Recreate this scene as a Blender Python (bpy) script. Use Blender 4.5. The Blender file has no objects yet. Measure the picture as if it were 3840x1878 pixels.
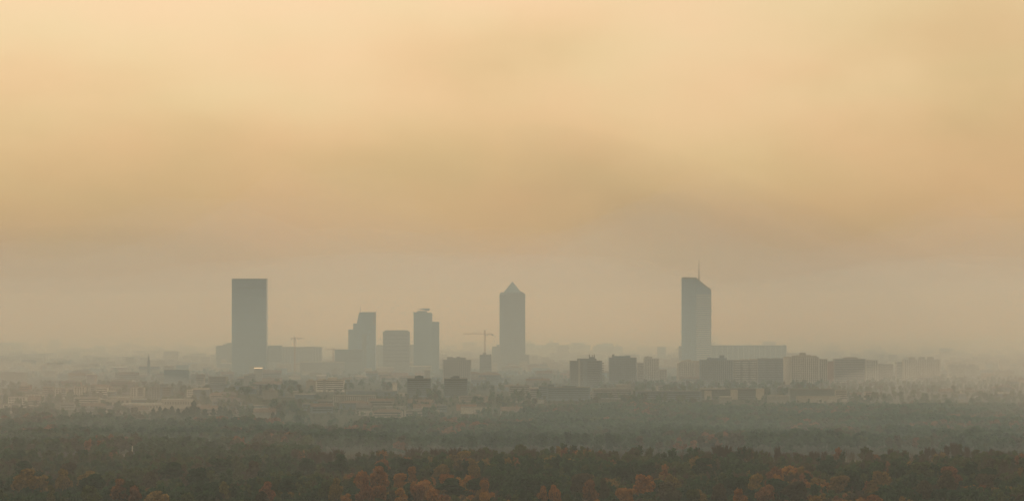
import bpy, bmesh, math, random
import numpy as np
from mathutils import Vector, Matrix

# ------------------------------------------------------------------ camera, sky, sun, exposure
SC = bpy.context.scene
COL = SC.collection
RAD = math.radians
P = 1.0e-4          # tangent of one photo pixel (3840 px wide photograph)
HC = 120.0          # camera height above the plain, metres
HY = 1180.0         # photo row of the true horizon

cam_data = bpy.data.cameras.new("camera")
cam_data.sensor_width = 36.0
cam_data.lens = 36.0 / (3840 * P)
cam_data.shift_y = (HY - 939.0) / 3840.0
cam_data.clip_start = 1.0
cam_data.clip_end = 90000.0
cam = bpy.data.objects.new("camera", cam_data)
cam.location = (0, 0, HC)
cam.rotation_euler = (RAD(90), 0, 0)
COL.objects.link(cam)
SC.camera = cam

SUN_AZ, SUN_EL = RAD(-8), RAD(27)      # azimuth from +Y (the view), negative = to the left
sd = Vector((math.sin(SUN_AZ) * math.cos(SUN_EL), math.cos(SUN_AZ) * math.cos(SUN_EL), math.sin(SUN_EL)))
sun_data = bpy.data.lights.new("sun", 'SUN')
sun_data.energy = 1.4
sun_data.angle = RAD(10)
sun_data.color = (1.0, 0.82, 0.58)
sun = bpy.data.objects.new("sun", sun_data)
sun.rotation_euler = (-sd).to_track_quat('-Z', 'Y').to_euler()
sun.location = (0, 0, 600)
COL.objects.link(sun)

SKY_STRENGTH = 0.1
wd = bpy.data.worlds.new("World")
SC.world = wd
wd.use_nodes = True
nt = wd.node_tree
nt.nodes.clear()
L = nt.links.new


def N(t, **kw):
    n = nt.nodes.new(t)
    for k, v in kw.items():
        setattr(n, k, v)
    return n


def math_node(op, a, b=None, clamp=False):
    n = N('ShaderNodeMath', operation=op)
    n.use_clamp = clamp
    for i, v in enumerate((a, b)):
        if v is None:
            continue
        if isinstance(v, (int, float)):
            n.inputs[i].default_value = v
        else:
            L(v, n.inputs[i])
    return n.outputs[0]


out = N('ShaderNodeOutputWorld')
bg = N('ShaderNodeBackground')
bg.inputs['Strength'].default_value = SKY_STRENGTH
L(bg.outputs[0], out.inputs[0])
skyt = N('ShaderNodeTexSky')
skyt.sky_type = 'NISHITA'
skyt.sun_disc = False
skyt.sun_elevation = SUN_EL
skyt.sun_rotation = SUN_AZ
skyt.dust_density = 6.0
skyt.air_density = 1.0
skyt.altitude = 200
tc = N('ShaderNodeTexCoord')
sep = N('ShaderNodeSeparateXYZ')
L(tc.outputs['Generated'], sep.inputs[0])
SKY_BANKS = [
    (-0.175, 0.024, 0.085, 0.026, -3, -0.12),   # brown bank low on the left
    (0.095, 0.018, 0.090, 0.017, 17, -0.09),    # dark plume trailing down to the right
    (0.160, 0.105, 0.060, 0.050, 0, -0.28),     # dull corner upper right
    (-0.005, 0.104, 0.045, 0.018, 0, -0.20),    # small dull patch at the top
    (-0.030, 0.054, 0.110, 0.014, 4, -0.02),    # thin dull band across the middle
    (0.118, 0.070, 0.105, 0.026, 12, 0.17),     # bright gap on the right
    (-0.190, 0.122, 0.080, 0.022, 0, 0.08),     # glow in the upper left
    (-0.090, 0.076, 0.060, 0.016, 0, 0.10),     # light streak left of the middle
    (-0.165, 0.082, 0.040, 0.014, 0, -0.06),
]
# soft warp so that the banks have ragged edges
wn = N('ShaderNodeTexNoise')
wn.inputs['Scale'].default_value = 16.0
wn.inputs['Detail'].default_value = 3.0
L(tc.outputs['Generated'], wn.inputs['Vector'])
wof = N('ShaderNodeVectorMath', operation='SUBTRACT')
L(wn.outputs['Color'], wof.inputs[0])
wof.inputs[1].default_value = (0.5, 0.5, 0.5)
wsc = N('ShaderNodeVectorMath', operation='SCALE')
L(wof.outputs[0], wsc.inputs[0])
wsc.inputs['Scale'].default_value = 0.05
# smoke layer: thin high smoke, denser and duller towards the horizon all the way round
ramp = N('ShaderNodeValToRGB')
ramp.color_ramp.interpolation = 'B_SPLINE'
els = ramp.color_ramp.elements
els[0].position = 0.0
els[0].color = (0.43, 0.315, 0.18, 1)
els[1].position = 1.0
els[1].color = (0.805, 0.60, 0.355, 1)
for pos, c in ((0.25, (0.50, 0.335, 0.155, 1)), (0.5, (0.645, 0.45, 0.215, 1)), (0.75, (0.775, 0.57, 0.31, 1))):
    e = els.new(pos)
    e.color = c
# wisps: stretched noise in direction space, slightly tilted
mp = N('ShaderNodeMapping')
mp.inputs['Rotation'].default_value = (0, RAD(9), 0)
mp.inputs['Scale'].default_value = (1.0, 1.0, 2.6)
mp.inputs['Location'].default_value = (0.33, 0.0, 0.12)
L(tc.outputs['Generated'], mp.inputs[0])
n1 = N('ShaderNodeTexNoise')
n1.inputs['Scale'].default_value = 11.0
n1.inputs['Detail'].default_value = 7.0
n1.inputs['Roughness'].default_value = 0.52
n1.inputs['Distortion'].default_value = 0.4
L(mp.outputs[0], n1.inputs['Vector'])
wisp = math_node('SUBTRACT', n1.outputs['Fac'], 0.5)
h = math_node('MULTIPLY', sep.outputs['Z'], 1 / 0.13)
h = math_node('ADD', h, math_node('MULTIPLY', wisp, 0.34))
# drifting smoke banks and thinner bright gaps: (azimuth, elevation, width, height, tilt in degrees, strength)
for az, el, rx, rz, tilt, amp in SKY_BANKS:
    mpp = N('ShaderNodeMapping', vector_type='TEXTURE')
    mpp.inputs['Location'].default_value = (az, 1.0, el)
    mpp.inputs['Rotation'].default_value = (0, RAD(tilt), 0)
    mpp.inputs['Scale'].default_value = (rx, 0.7, rz)
    wv = N('ShaderNodeVectorMath', operation='ADD')
    L(tc.outputs['Generated'], wv.inputs[0])
    L(wsc.outputs[0], wv.inputs[1])
    L(wv.outputs[0], mpp.inputs[0])
    ln_ = N('ShaderNodeVectorMath', operation='DOT_PRODUCT')
    L(mpp.outputs[0], ln_.inputs[0])
    L(mpp.outputs[0], ln_.inputs[1])
    ex = math_node('POWER', 2.718, math_node('MULTIPLY', ln_.outputs['Value'], -1.0))
    h = math_node('ADD', h, math_node('MULTIPLY', ex, amp))
h = math_node('ADD', h, 0.0, clamp=True)
L(h, ramp.inputs[0])
# faint drift of hue between rosy and olive smoke
n2 = N('ShaderNodeTexNoise')
n2.inputs['Scale'].default_value = 14.0
n2.inputs['Detail'].default_value = 2.0
L(mp.outputs[0], n2.inputs['Vector'])
hue = N('ShaderNodeMix', data_type='RGBA')
hue.inputs[6].default_value = (1.05, 0.965, 0.97, 1)
hue.inputs[7].default_value = (0.985, 1.0, 0.985, 1)
L(math_node('MULTIPLY', math_node('SUBTRACT', n2.outputs['Fac'], 0.3), 2.5, clamp=True), hue.inputs[0])
tinted = N('ShaderNodeVectorMath', operation='MULTIPLY')
L(ramp.outputs[0], tinted.inputs[0])
L(hue.outputs[2], tinted.inputs[1])
# higher up the smoke is thin and the light turns paler and cooler
hi = N('ShaderNodeMapRange', interpolation_type='SMOOTHSTEP')
hi.inputs['From Min'].default_value = 0.13
hi.inputs['From Max'].default_value = 0.55
L(sep.outputs['Z'], hi.inputs[0])
high = N('ShaderNodeMix', data_type='RGBA')
L(hi.outputs[0], high.inputs[0])
L(tinted.outputs[0], high.inputs[6])
high.inputs[7].default_value = (0.74, 0.575, 0.365, 1)
scl = N('ShaderNodeVectorMath', operation='SCALE')
L(high.outputs[2], scl.inputs[0])
scl.inputs['Scale'].default_value = 1.0 / SKY_STRENGTH
mixn = N('ShaderNodeMix', data_type='RGBA')
mixn.inputs[0].default_value = 0.94
L(skyt.outputs[0], mixn.inputs[6])
L(scl.outputs[0], mixn.inputs[7])
L(mixn.outputs[2], bg.inputs['Color'])

SC.view_settings.view_transform = 'Standard'
SC.view_settings.look = 'None'
SC.view_settings.exposure = 0.0
SC.view_settings.gamma = 1.0
SC.view_settings.use_curve_mapping = False
SC.render.engine = 'CYCLES'
cy = SC.cycles
cy.use_denoising = True
cy.max_bounces = 5
cy.diffuse_bounces = 2
cy.glossy_bounces = 2
cy.transmission_bounces = 2
cy.transparent_max_bounces = 6
cy.volume_bounces = 2
cy.sample_clamp_indirect = 4.0
cy.volume_max_steps = 64

rnd = random.Random(7)


# ------------------------------------------------------------------ materials
def new_mat(name):
    m = bpy.data.materials.new(name)
    m.use_nodes = True
    return m, m.node_tree


def wall_mat(name, color, rough=0.85, var=0.18, scale=0.08, metallic=0.0, spec=0.02):
    """plain surface with weathering: two noises break the base colour up"""
    m, t = new_mat(name)
    b = t.nodes['Principled BSDF']
    b.inputs['Roughness'].default_value = rough
    b.inputs['Metallic'].default_value = metallic
    b.inputs['Specular IOR Level'].default_value = spec
    g = t.nodes.new('ShaderNodeNewGeometry')
    n = t.nodes.new('ShaderNodeTexNoise')
    n.inputs['Scale'].default_value = scale
    n.inputs['Detail'].default_value = 6
    n.inputs['Roughness'].default_value = 0.65
    t.links.new(g.outputs['Position'], n.inputs['Vector'])
    r = t.nodes.new('ShaderNodeMapRange')
    r.inputs['From Min'].default_value = 0.25
    r.inputs['From Max'].default_value = 0.75
    r.inputs['To Min'].default_value = 1 - var
    r.inputs['To Max'].default_value = 1 + var
    t.links.new(n.outputs['Fac'], r.inputs[0])
    o = t.nodes.new('ShaderNodeObjectInfo')
    r2 = t.nodes.new('ShaderNodeMapRange')
    r2.inputs['To Min'].default_value = 1 - var * 0.6
    r2.inputs['To Max'].default_value = 1 + var * 0.6
    t.links.new(o.outputs['Random'], r2.inputs[0])
    mu = t.nodes.new('ShaderNodeMath')
    mu.operation = 'MULTIPLY'
    t.links.new(r.outputs[0], mu.inputs[0])
    t.links.new(r2.outputs[0], mu.inputs[1])
    v = t.nodes.new('ShaderNodeVectorMath')
    v.operation = 'SCALE'
    v.inputs[0].default_value = color
    t.links.new(mu.outputs[0], v.inputs['Scale'])
    t.links.new(v.outputs[0], b.inputs['Base Color'])
    return m


M = {}
M['beige'] = wall_mat('beige render', (0.29, 0.285, 0.25))
M['grey'] = wall_mat('grey concrete', (0.20, 0.215, 0.215))
M['dark'] = wall_mat('dark concrete', (0.115, 0.145, 0.16))
M['slate'] = wall_mat('blue grey cladding', (0.105, 0.16, 0.21))
M['white'] = wall_mat('white render', (0.45, 0.45, 0.42))
M['pink'] = wall_mat('pink render', (0.25, 0.225, 0.195))
M['ochre'] = wall_mat('ochre render', (0.185, 0.17, 0.135))
M['brick'] = wall_mat('brown brick', (0.22, 0.13, 0.09))
M['tile'] = wall_mat('clay roof tiles', (0.13, 0.10, 0.085), rough=0.8, var=0.25)
M['slateroof'] = wall_mat('slate roof', (0.10, 0.10, 0.11), rough=0.6)
M['gravel'] = wall_mat('flat gravel roof', (0.12, 0.125, 0.125))
M['metalroof'] = wall_mat('pale metal roof', (0.40, 0.38, 0.34), rough=0.6, metallic=0.7, var=0.08)
M['whiteroof'] = wall_mat('white roof membrane', (0.165, 0.17, 0.165), rough=0.8, var=0.12)
M['glass'] = wall_mat('window glass', (0.035, 0.045, 0.05), rough=0.18, var=0.3, spec=0.6)
M['blueglass'] = wall_mat('blue facade glass', (0.05, 0.085, 0.12), rough=0.2, var=0.15, spec=0.6)
M['towerglass'] = wall_mat('tower facade glass', (0.085, 0.165, 0.26), rough=0.3, var=0.06, spec=0.5)
M['towerstone'] = wall_mat('tower stone', (0.15, 0.15, 0.145), var=0.08)
M['steel'] = wall_mat('painted steel', (0.10, 0.10, 0.10), rough=0.5, metallic=0.3)
M['crane'] = wall_mat('crane paint', (0.30, 0.16, 0.06), rough=0.5)
M['bark'] = wall_mat('bark', (0.07, 0.055, 0.042), scale=2.0)
M['soot'] = wall_mat('sooty chimney', (0.025, 0.028, 0.03))
M['rubber'] = wall_mat('tyre rubber', (0.02, 0.02, 0.02))
M['carwhite'] = wall_mat('white car paint', (0.75, 0.75, 0.72), rough=0.25, spec=0.6, var=0.03)
M['cargrey'] = wall_mat('silver car paint', (0.42, 0.43, 0.44), rough=0.25, metallic=0.6, var=0.03)
M['carred'] = wall_mat('red car paint', (0.25, 0.03, 0.02), rough=0.25, spec=0.6, var=0.03)
M['cardark'] = wall_mat('dark car paint', (0.03, 0.035, 0.05), rough=0.25, spec=0.6, var=0.03)


def leaf_mat(name, from_attribute):
    m, t = new_mat(name)
    t.nodes.clear()
    o = t.nodes.new('ShaderNodeOutputMaterial')
    d = t.nodes.new('ShaderNodeBsdfDiffuse')
    tr = t.nodes.new('ShaderNodeBsdfTranslucent')
    mx = t.nodes.new('ShaderNodeMixShader')
    mx.inputs[0].default_value = 0.35
    if from_attribute:
        a = t.nodes.new('ShaderNodeAttribute')
        a.attribute_name = 'tint'
        c = a.outputs['Color']
    else:
        a = t.nodes.new('ShaderNodeObjectInfo')
        c = a.outputs['Color']
    g = t.nodes.new('ShaderNodeNewGeometry')
    r = t.nodes.new('ShaderNodeMapRange')
    r.inputs['To Min'].default_value = 0.82 if from_attribute else 0.6
    r.inputs['To Max'].default_value = 1.18 if from_attribute else 1.42
    t.links.new(g.outputs['Random Per Island'], r.inputs[0])
    v = t.nodes.new('ShaderNodeVectorMath')
    v.operation = 'SCALE'
    t.links.new(c, v.inputs[0])
    t.links.new(r.outputs[0], v.inputs['Scale'])
    for s in (d, tr):
        t.links.new(v.outputs[0], s.inputs['Color'])
    t.links.new(d.outputs[0], mx.inputs[1])
    t.links.new(tr.outputs[0], mx.inputs[2])
    t.links.new(mx.outputs[0], o.inputs[0])
    return m


M['leaf'] = leaf_mat('leaf', False)
M['leafmass'] = leaf_mat('leaf mass', True)


# ------------------------------------------------------------------ object helpers
def link(name, data, parent=None):
    o = bpy.data.objects.new(name, data)
    COL.objects.link(o)
    if parent is not None:
        o.parent = parent
    return o


def thing(name, label, cat, loc, rz=0.0, group=None):
    o = bpy.data.objects.new(name, None)
    COL.objects.link(o)
    o.location = loc
    o.rotation_euler = (0, 0, rz)
    o['label'] = label
    o['category'] = cat
    if group:
        o['group'] = group
    return o


def mesh_from(name, verts, faces, mat=None, smooth=False):
    me = bpy.data.meshes.new(name)
    me.from_pydata([tuple(v) for v in verts], [], faces)
    me.update()
    if mat is not None:
        me.materials.append(mat)
    if smooth:
        for p_ in me.polygons:
            p_.use_smooth = True
    return me


_boxes = {}


def unit_box(mat):
    if mat.name not in _boxes:
        v = [(x, y, z) for z in (0, 1) for y in (-.5, .5) for x in (-.5, .5)]
        f = [(0, 2, 3, 1), (4, 5, 7, 6), (0, 1, 5, 4), (2, 6, 7, 3), (0, 4, 6, 2), (1, 3, 7, 5)]
        _boxes[mat.name] = mesh_from('box ' + mat.name, v, f, mat)
    return _boxes[mat.name]


def box(parent, name, mat, x0, x1, y0, y1, z0, z1, rz=0.0):
    o = link(name, unit_box(M[mat]), parent)
    o.location = ((x0 + x1) / 2, (y0 + y1) / 2, z0)
    o.scale = (x1 - x0, y1 - y0, z1 - z0)
    o.rotation_euler = (0, 0, rz)
    return o


def prism(parent, name, mat, prof, y0, y1):
    """profile in x,z (counter clockwise seen from the camera) pushed back from y0 to y1"""
    n = len(prof)
    v = [(x, y0, z) for x, z in prof] + [(x, y1, z) for x, z in prof]
    f = [tuple(range(n)), tuple(range(2 * n - 1, n - 1, -1))]
    f += [(i, i + n, (i + 1) % n + n, (i + 1) % n) for i in range(n)]
    return link(name, mesh_from(name, v, f, M[mat]), parent)


def side_prism(parent, name, mat, prof, x0, x1):
    """profile in y,z pushed along x"""
    n = len(prof)
    v = [(x0, y, z) for y, z in prof] + [(x1, y, z) for y, z in prof]
    f = [tuple(range(n - 1, -1, -1)), tuple(range(n, 2 * n))]
    f += [(i, (i + 1) % n, (i + 1) % n + n, i + n) for i in range(n)]
    return link(name, mesh_from(name, v, f, M[mat]), parent)


def lathe(parent, name, mat, prof, cx=0, cy_=0, seg=24, sy=1.0, phase=0.0, smooth=False):
    """prof: (radius, z) from bottom to top, closed with caps"""
    v, f = [], []
    for r, z in prof:
        for i in range(seg):
            a = 2 * math.pi * (i + phase) / seg
            v.append((cx + r * math.cos(a), cy_ + sy * r * math.sin(a), z))
    for k in range(len(prof) - 1):
        for i in range(seg):
            j = (i + 1) % seg
            f.append((k * seg + i, k * seg + j, (k + 1) * seg + j, (k + 1) * seg + i))
    f.append(tuple(range(seg - 1, -1, -1)))
    f.append(tuple(range((len(prof) - 1) * seg, len(prof) * seg)))
    return link(name, mesh_from(name, v, f, M[mat], smooth), parent)


def bars(parent, name, mat, segs, w):
    """lattice of square bars joined into one part"""
    v, f = [], []
    for a, b in segs:
        a, b = Vector(a), Vector(b)
        d = (b - a).normalized()
        u = d.orthogonal().normalized() * w / 2
        s = d.cross(u).normalized() * w / 2
        k = len(v)
        for q in (a, b):
            v += [q + u + s, q - u + s, q - u - s, q + u - s]
        f += [(k, k + 1, k + 5, k + 4), (k + 1, k + 2, k + 6, k + 5), (k + 2, k + 3, k + 7, k + 6), (k + 3, k, k + 4, k + 7),
              (k + 3, k + 2, k + 1, k), (k + 4, k + 5, k + 6, k + 7)]
    return link(name, mesh_from(name, v, f, M[mat]), parent)


def X(px, Y):
    return (px - 1920.0) * P * Y


def Z(py, Y):
    return HC - (py - HY) * P * Y


def Yb(yb):
    return HC / ((yb - HY) * P)


# ------------------------------------------------------------------ the setting
def ground_mat():
    m, t = new_mat('ground soil grass and asphalt')
    b = t.nodes['Principled BSDF']
    b.inputs['Roughness'].default_value = 0.95
    b.inputs['Specular IOR Level'].default_value = 0.0
    g = t.nodes.new('ShaderNodeNewGeometry')
    n = t.nodes.new('ShaderNodeTexNoise')
    n.inputs['Scale'].default_value = 0.012
    n.inputs['Detail'].default_value = 9
    n.inputs['Roughness'].default_value = 0.7
    t.links.new(g.outputs['Position'], n.inputs['Vector'])
    r = t.nodes.new('ShaderNodeValToRGB')
    r.color_ramp.elements[0].position = 0.35
    r.color_ramp.elements[0].color = (0.026, 0.036, 0.02, 1)
    r.color_ramp.elements[1].position = 0.68
    r.color_ramp.elements[1].color = (0.042, 0.045, 0.036, 1)
    e = r.color_ramp.elements.new(0.52)
    e.color = (0.04, 0.042, 0.026, 1)
    t.links.new(n.outputs['Fac'], r.inputs[0])
    t.links.new(r.outputs[0], b.inputs['Base Color'])
    return m


def ground_z(x, y):
    if y > 800:
        return 0.0
    s = min(1.0, max(0.0, (800 - y) / 800))
    return 112.0 * s * s * (3 - 2 * s)


xs = [-11000, -6000, -3000, -1500, -800, -400, -200, 0, 200, 400, 800, 1500, 3000, 6000, 11000]
ys = [-2000, -400, 0, 50, 100, 150, 200, 260, 320, 380, 440, 500, 560, 620, 680, 740, 800, 1500, 2500, 4000, 7000, 12000, 40000]
gv = [(x, y, ground_z(x, y)) for y in ys for x in xs]
nx = len(xs)
gf = [(j * nx + i, j * nx + i + 1, (j + 1) * nx + i + 1, (j + 1) * nx + i) for j in range(len(ys) - 1) for i in range(nx - 1)]
o = link('ground', mesh_from('ground', gv, gf, ground_mat()))
o['kind'] = 'structure'

m, t = new_mat('river water')
b = t.nodes['Principled BSDF']
b.inputs['Base Color'].default_value = (0.03, 0.035, 0.03, 1)
b.inputs['Roughness'].default_value = 0.12
nz = t.nodes.new('ShaderNodeTexNoise')
nz.inputs['Scale'].default_value = 0.4
g = t.nodes.new('ShaderNodeNewGeometry')
t.links.new(g.outputs['Position'], nz.inputs['Vector'])
bp = t.nodes.new('ShaderNodeBump')
bp.inputs['Strength'].default_value = 0.15
t.links.new(nz.outputs['Fac'], bp.inputs['Height'])
t.links.new(bp.outputs[0], b.inputs['Normal'])
M['water'] = m
# the river runs across behind the near wood
rp = [(-60, 2190, 2235), (120, 2180, 2280), (300, 2175, 2290), (520, 2172, 2292), (800, 2175, 2295), (1200, 2180, 2300)]
rv = [(x, a, 0.02) for x, a, c in rp] + [(x, c, 0.02) for x, a, c in rp]
k = len(rp)
o = link('river', mesh_from('river', rv, [(i, i + 1, k + i + 1, k + i) for i in range(k - 1)], M['water']))
o['kind'] = 'structure'

# far ridge, faint behind everything to the right
rv, rf = [], []
prof = [(-200, 0), (300, 18), (900, 60), (1500, 86), (2000, 112), (2600, 120), (3400, 95), (4600, 40), (5600, 0)]
for x, z in prof:
    for dy, fz in ((0, 0.0), (420, 0.75), (800, 1.0), (1300, 0.7), (2000, 0.0)):
        rv.append((x, 9300 + dy, z * .22 * fz * (0.9 + 0.2 * rnd.random()) - 0.5))
for i in range(len(prof) - 1):
    for j in range(4):
        rf.append((i * 5 + j, i * 5 + 5 + j, i * 5 + 6 + j, i * 5 + 1 + j))
M['ridge'] = wall_mat('wooded ridge', (0.06, 0.07, 0.04), var=0.3, scale=0.01)
o = link('hills', mesh_from('hills', rv, rf, M['ridge'], True))
o['kind'] = 'structure'

# ------------------------------------------------------------------ towers
G_TOW = 'high-rise towers on the skyline'


def tower_base(name, label, px, Y, group=G_TOW):
    return thing(name, label, 'tower', (X(px, Y), Y, 0), 0, group)


def slab_tower():
    Y, c = 5450, 934
    t_ = tower_base('slab_tower', 'wide blank blue-grey slab tower standing alone, the broadest on the skyline', c, Y)
    a, b_ = X(869.5, Y) - X(c, Y), X(998, Y) - X(c, Y)
    zt = Z(1046.5, Y)
    box(t_, 'facade', 'towerglass', a, b_, 0, 34, 0, zt)
    cap = box(t_, 'roof_parapet', 'slate', a - .1, b_ + .1, -.1, 34.1, zt, zt + 1.1)
    n = 14
    for i in range(n + 1):
        x = a + (b_ - a) * i / n
        box(t_, 'fin', 'slate', x - .18, x + .18, -.32, 0, 0, zt - .1)
    for i in range(11):
        z = 8 + (zt - 10) * i / 11
        box(t_, 'spandrel', 'slate', a + .2, b_ - .2, -.1, 0, z, z + 1.1)


slab_tower()


def stepped_tower():
    Y, c = 5650, 1357
    t_ = tower_base('stepped_tower', 'stepped tower with slanting shoulder and thin mast, rising in three steps', c, Y)
    lx = lambda px: X(px, Y) - X(c, Y)
    lz = lambda py: Z(py, Y)
    box(t_, 'lower_wing', 'towerglass', lx(1306), lx(1331), 1, 24, 0, lz(1235))
    box(t_, 'middle_wing', 'towerglass', lx(1324), lx(1342), .4, 26, 0, lz(1212))
    prism(t_, 'shaft', 'towerglass', [(lx(1338), 0), (lx(1408), 0), (lx(1408), lz(1170)), (lx(1349), lz(1170)), (lx(1345.5), lz(1176)), (lx(1338), lz(1212))], 0, 30)
    box(t_, 'recess_panel', 'dark', lx(1356.5), lx(1374.5), -.4, 0, 0, lz(1252))
    for i in range(9):
        z = lz(1345) + (lz(1180) - lz(1345)) * i / 9
        box(t_, 'floor_band', 'slate', lx(1376), lx(1406), -.25, 0, z, z + 1.6)
    prism(t_, 'edge_blade', 'grey', [(lx(1397), lz(1215)), (lx(1408.3), lz(1215)), (lx(1408.3), lz(1169)), (lx(1404), lz(1169))], -.5, 0)
    lathe(t_, 'mast', 'steel', [(.5, lz(1170)), (.35, lz(1154)), (.15, lz(1138))], lx(1350), 6, 8)


stepped_tower()


def square_tower():
    Y, c = 5520, 1485
    t_ = tower_base('square_tower', 'squat square tower with chamfered corners at the roof, lower than its neighbours', c, Y)
    lx = lambda px: X(px, Y) - X(c, Y)
    lz = lambda py: Z(py, Y)
    prism(t_, 'facade', 'towerstone', [(lx(1436), 0), (lx(1534), 0), (lx(1534), lz(1243)), (lx(1528), lz(1243)), (lx(1442.5), lz(1243)), (lx(1436), lz(1243))], 0, 48)
    box(t_, 'penthouse', 'towerstone', lx(1442.5), lx(1527.5), 1.5, 46, lz(1243), lz(1238))
    for i in range(11):
        x = lx(1440) + (lx(1530) - lx(1440)) * i / 10
        box(t_, 'pier', 'towerstone', x - .5, x + .5, -.5, 0, 0, lz(1244))
    for i in range(8):
        z = lz(1355) + (lz(1246) - lz(1355)) * i / 8
        box(t_, 'window_band', 'glass', lx(1437), lx(1533), -.15, 0, z, z + 2.2)


square_tower()


def ring_tower():
    Y, c = 5600, 1586
    t_ = tower_base('ring_crowned_tower', 'rounded tower carrying a wing-shaped ring above its roof, with a lower side shaft', c, Y)
    lx = lambda px: X(px, Y) - X(c, Y)
    lz = lambda py: Z(py, Y)
    w = (lx(1620) - lx(1551)) / 2
    v, f = [], []
    seg = 20
    pts = [(lx(1551), 0)] + [(lx(1551) + 2 * w * i / seg, -3.4 * math.sin(math.pi * i / seg)) for i in range(1, seg)] + [(lx(1620), 0), (lx(1620), 30), (lx(1551), 30)]
    tops = [lz(1170.5)] + [lz(1170.5 + 3.0 * max(0, (i / seg - .6)) / .4) for i in range(1, seg)] + [lz(1174), lz(1172), lz(1171)]
    n = len(pts)
    v = [(x, y, 0) for x, y in pts] + [(x, y, z) for (x, y), z in zip(pts, tops)]
    f = [tuple(range(n - 1, -1, -1)), tuple(range(n, 2 * n))] + [(i, (i + 1) % n, (i + 1) % n + n, i + n) for i in range(n)]
    link('shaft', mesh_from('shaft', v, f, M['towerglass']), t_)
    box(t_, 'side_shaft', 'towerglass', lx(1618), lx(1646.5), 2, 28, 0, lz(1206))
    box(t_, 'parapet_fin', 'slate', lx(1550.6), lx(1553), -.6, 8, lz(1176), lz(1168.5))
    lathe(t_, 'drum', 'slate', [(lx(1600) - c * 0 - lx(1581), lz(1175)), (lx(1600) - lx(1581), lz(1167)), ((lx(1600) - lx(1581)) * .92, lz(1165.5))], lx(1582), 13, 24)
    for px in (1575, 1583, 1591, 1598):
        box(t_, 'ring_strut', 'steel', lx(px) - .3, lx(px) + .3, 12, 12.6, lz(1167), lz(1160))
    # the wing: a tapering tilted loop, thick on one end and pointed at the other
    prof = [(1561, 1158.3), (1575, 1157.8), (1590, 1155.8), (1603, 1155.2), (1609, 1156.4), (1611.5, 1160), (1610, 1163.6), (1604, 1165), (1592, 1163.2), (1576, 1160.3)]
    pr = [(lx(a), lz(b_)) for a, b_ in reversed(prof)]
    v, f = [], []
    n = len(pr)
    cx_ = sum(a for a, _ in pr) / n
    for yk, s in ((2, .55), (5, .9), (9, 1.0), (17, 1.0), (21, .9), (24, .55)):
        for a, b_ in pr:
            zc = lz(1160)
            v.append((cx_ + (a - cx_) * s, yk, zc + (b_ - zc) * (0.5 + .5 * s)))
    f.append(tuple(range(n)))
    f.append(tuple(range(6 * n - 1, 5 * n - 1, -1)))
    for q in range(5):
        for i in range(n):
            j = (i + 1) % n
            f.append((q * n + i, (q + 1) * n + i, (q + 1) * n + j, q * n + j))
    link('roof_wing', mesh_from('roof_wing', v, f, M['slate']), t_)
    for i in range(6):
        x = lx(1621.5) + i * (lx(1645) - lx(1621.5)) / 5
        box(t_, 'pier', 'slate', x - .25, x + .25, 1.7, 2, 0, lz(1208))
    for i in range(8):
        z = lz(1340) + (lz(1185) - lz(1340)) * i / 8
        box(t_, 'floor_band', 'slate', lx(1621), lx(1646), 1.85, 2, z, z + 1.2) if z < lz(1212) else None


ring_tower()


def pencil_tower():
    Y, c = 5800, 1921.5
    t_ = tower_base('pencil_tower', 'tall round tower ending in a pointed pyramid roof', c, Y)
    lx = lambda px: X(px, Y) - X(c, Y)
    lz = lambda py: Z(py, Y)
    r = (lx(1969) - lx(1874)) / 2
    lathe(t_, 'shaft', 'towerstone', [(r, 0), (r, lz(1101.5)), (r * .985, lz(1100.5))], 0, r, 40)
    lathe(t_, 'parapet', 'towerstone', [(r * .93, lz(1100.5)), (r * .93, lz(1097.5))], 0, r, 40)
    py = lathe(t_, 'pyramid_roof', 'towerglass', [((lx(1956) - lx(1887)) / 2 * 1.414, lz(1097.5)), (.4, lz(1055))], 0, r, 4, phase=.5)
    lathe(py, 'finial', 'steel', [(.35, lz(1056)), (.12, lz(1050.5))], 0, r, 6)
    for px, tp in ((1878.5, 1096), (1884, 1094.5), (1959, 1094), (1964, 1097), (1954.5, 1092)):
        box(t_, 'roof_hut', 'towerstone', lx(px) - 1.2, lx(px) + 1.2, r - 6, r, lz(1101), lz(tp))
    for i in range(30):
        a = -math.pi / 2 + (i - 14.5) / 30 * math.pi
        x, y = (r + .25) * math.cos(a), r + (r + .25) * math.sin(a)
        box(t_, 'rib', 'towerstone', x - .45, x + .45, y - .3, y + .3, 0, lz(1103), rz=a)
    box(t_, 'podium', 'towerstone', lx(1845), lx(1985), 4, 50, 0, lz(1330))


pencil_tower()


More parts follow.
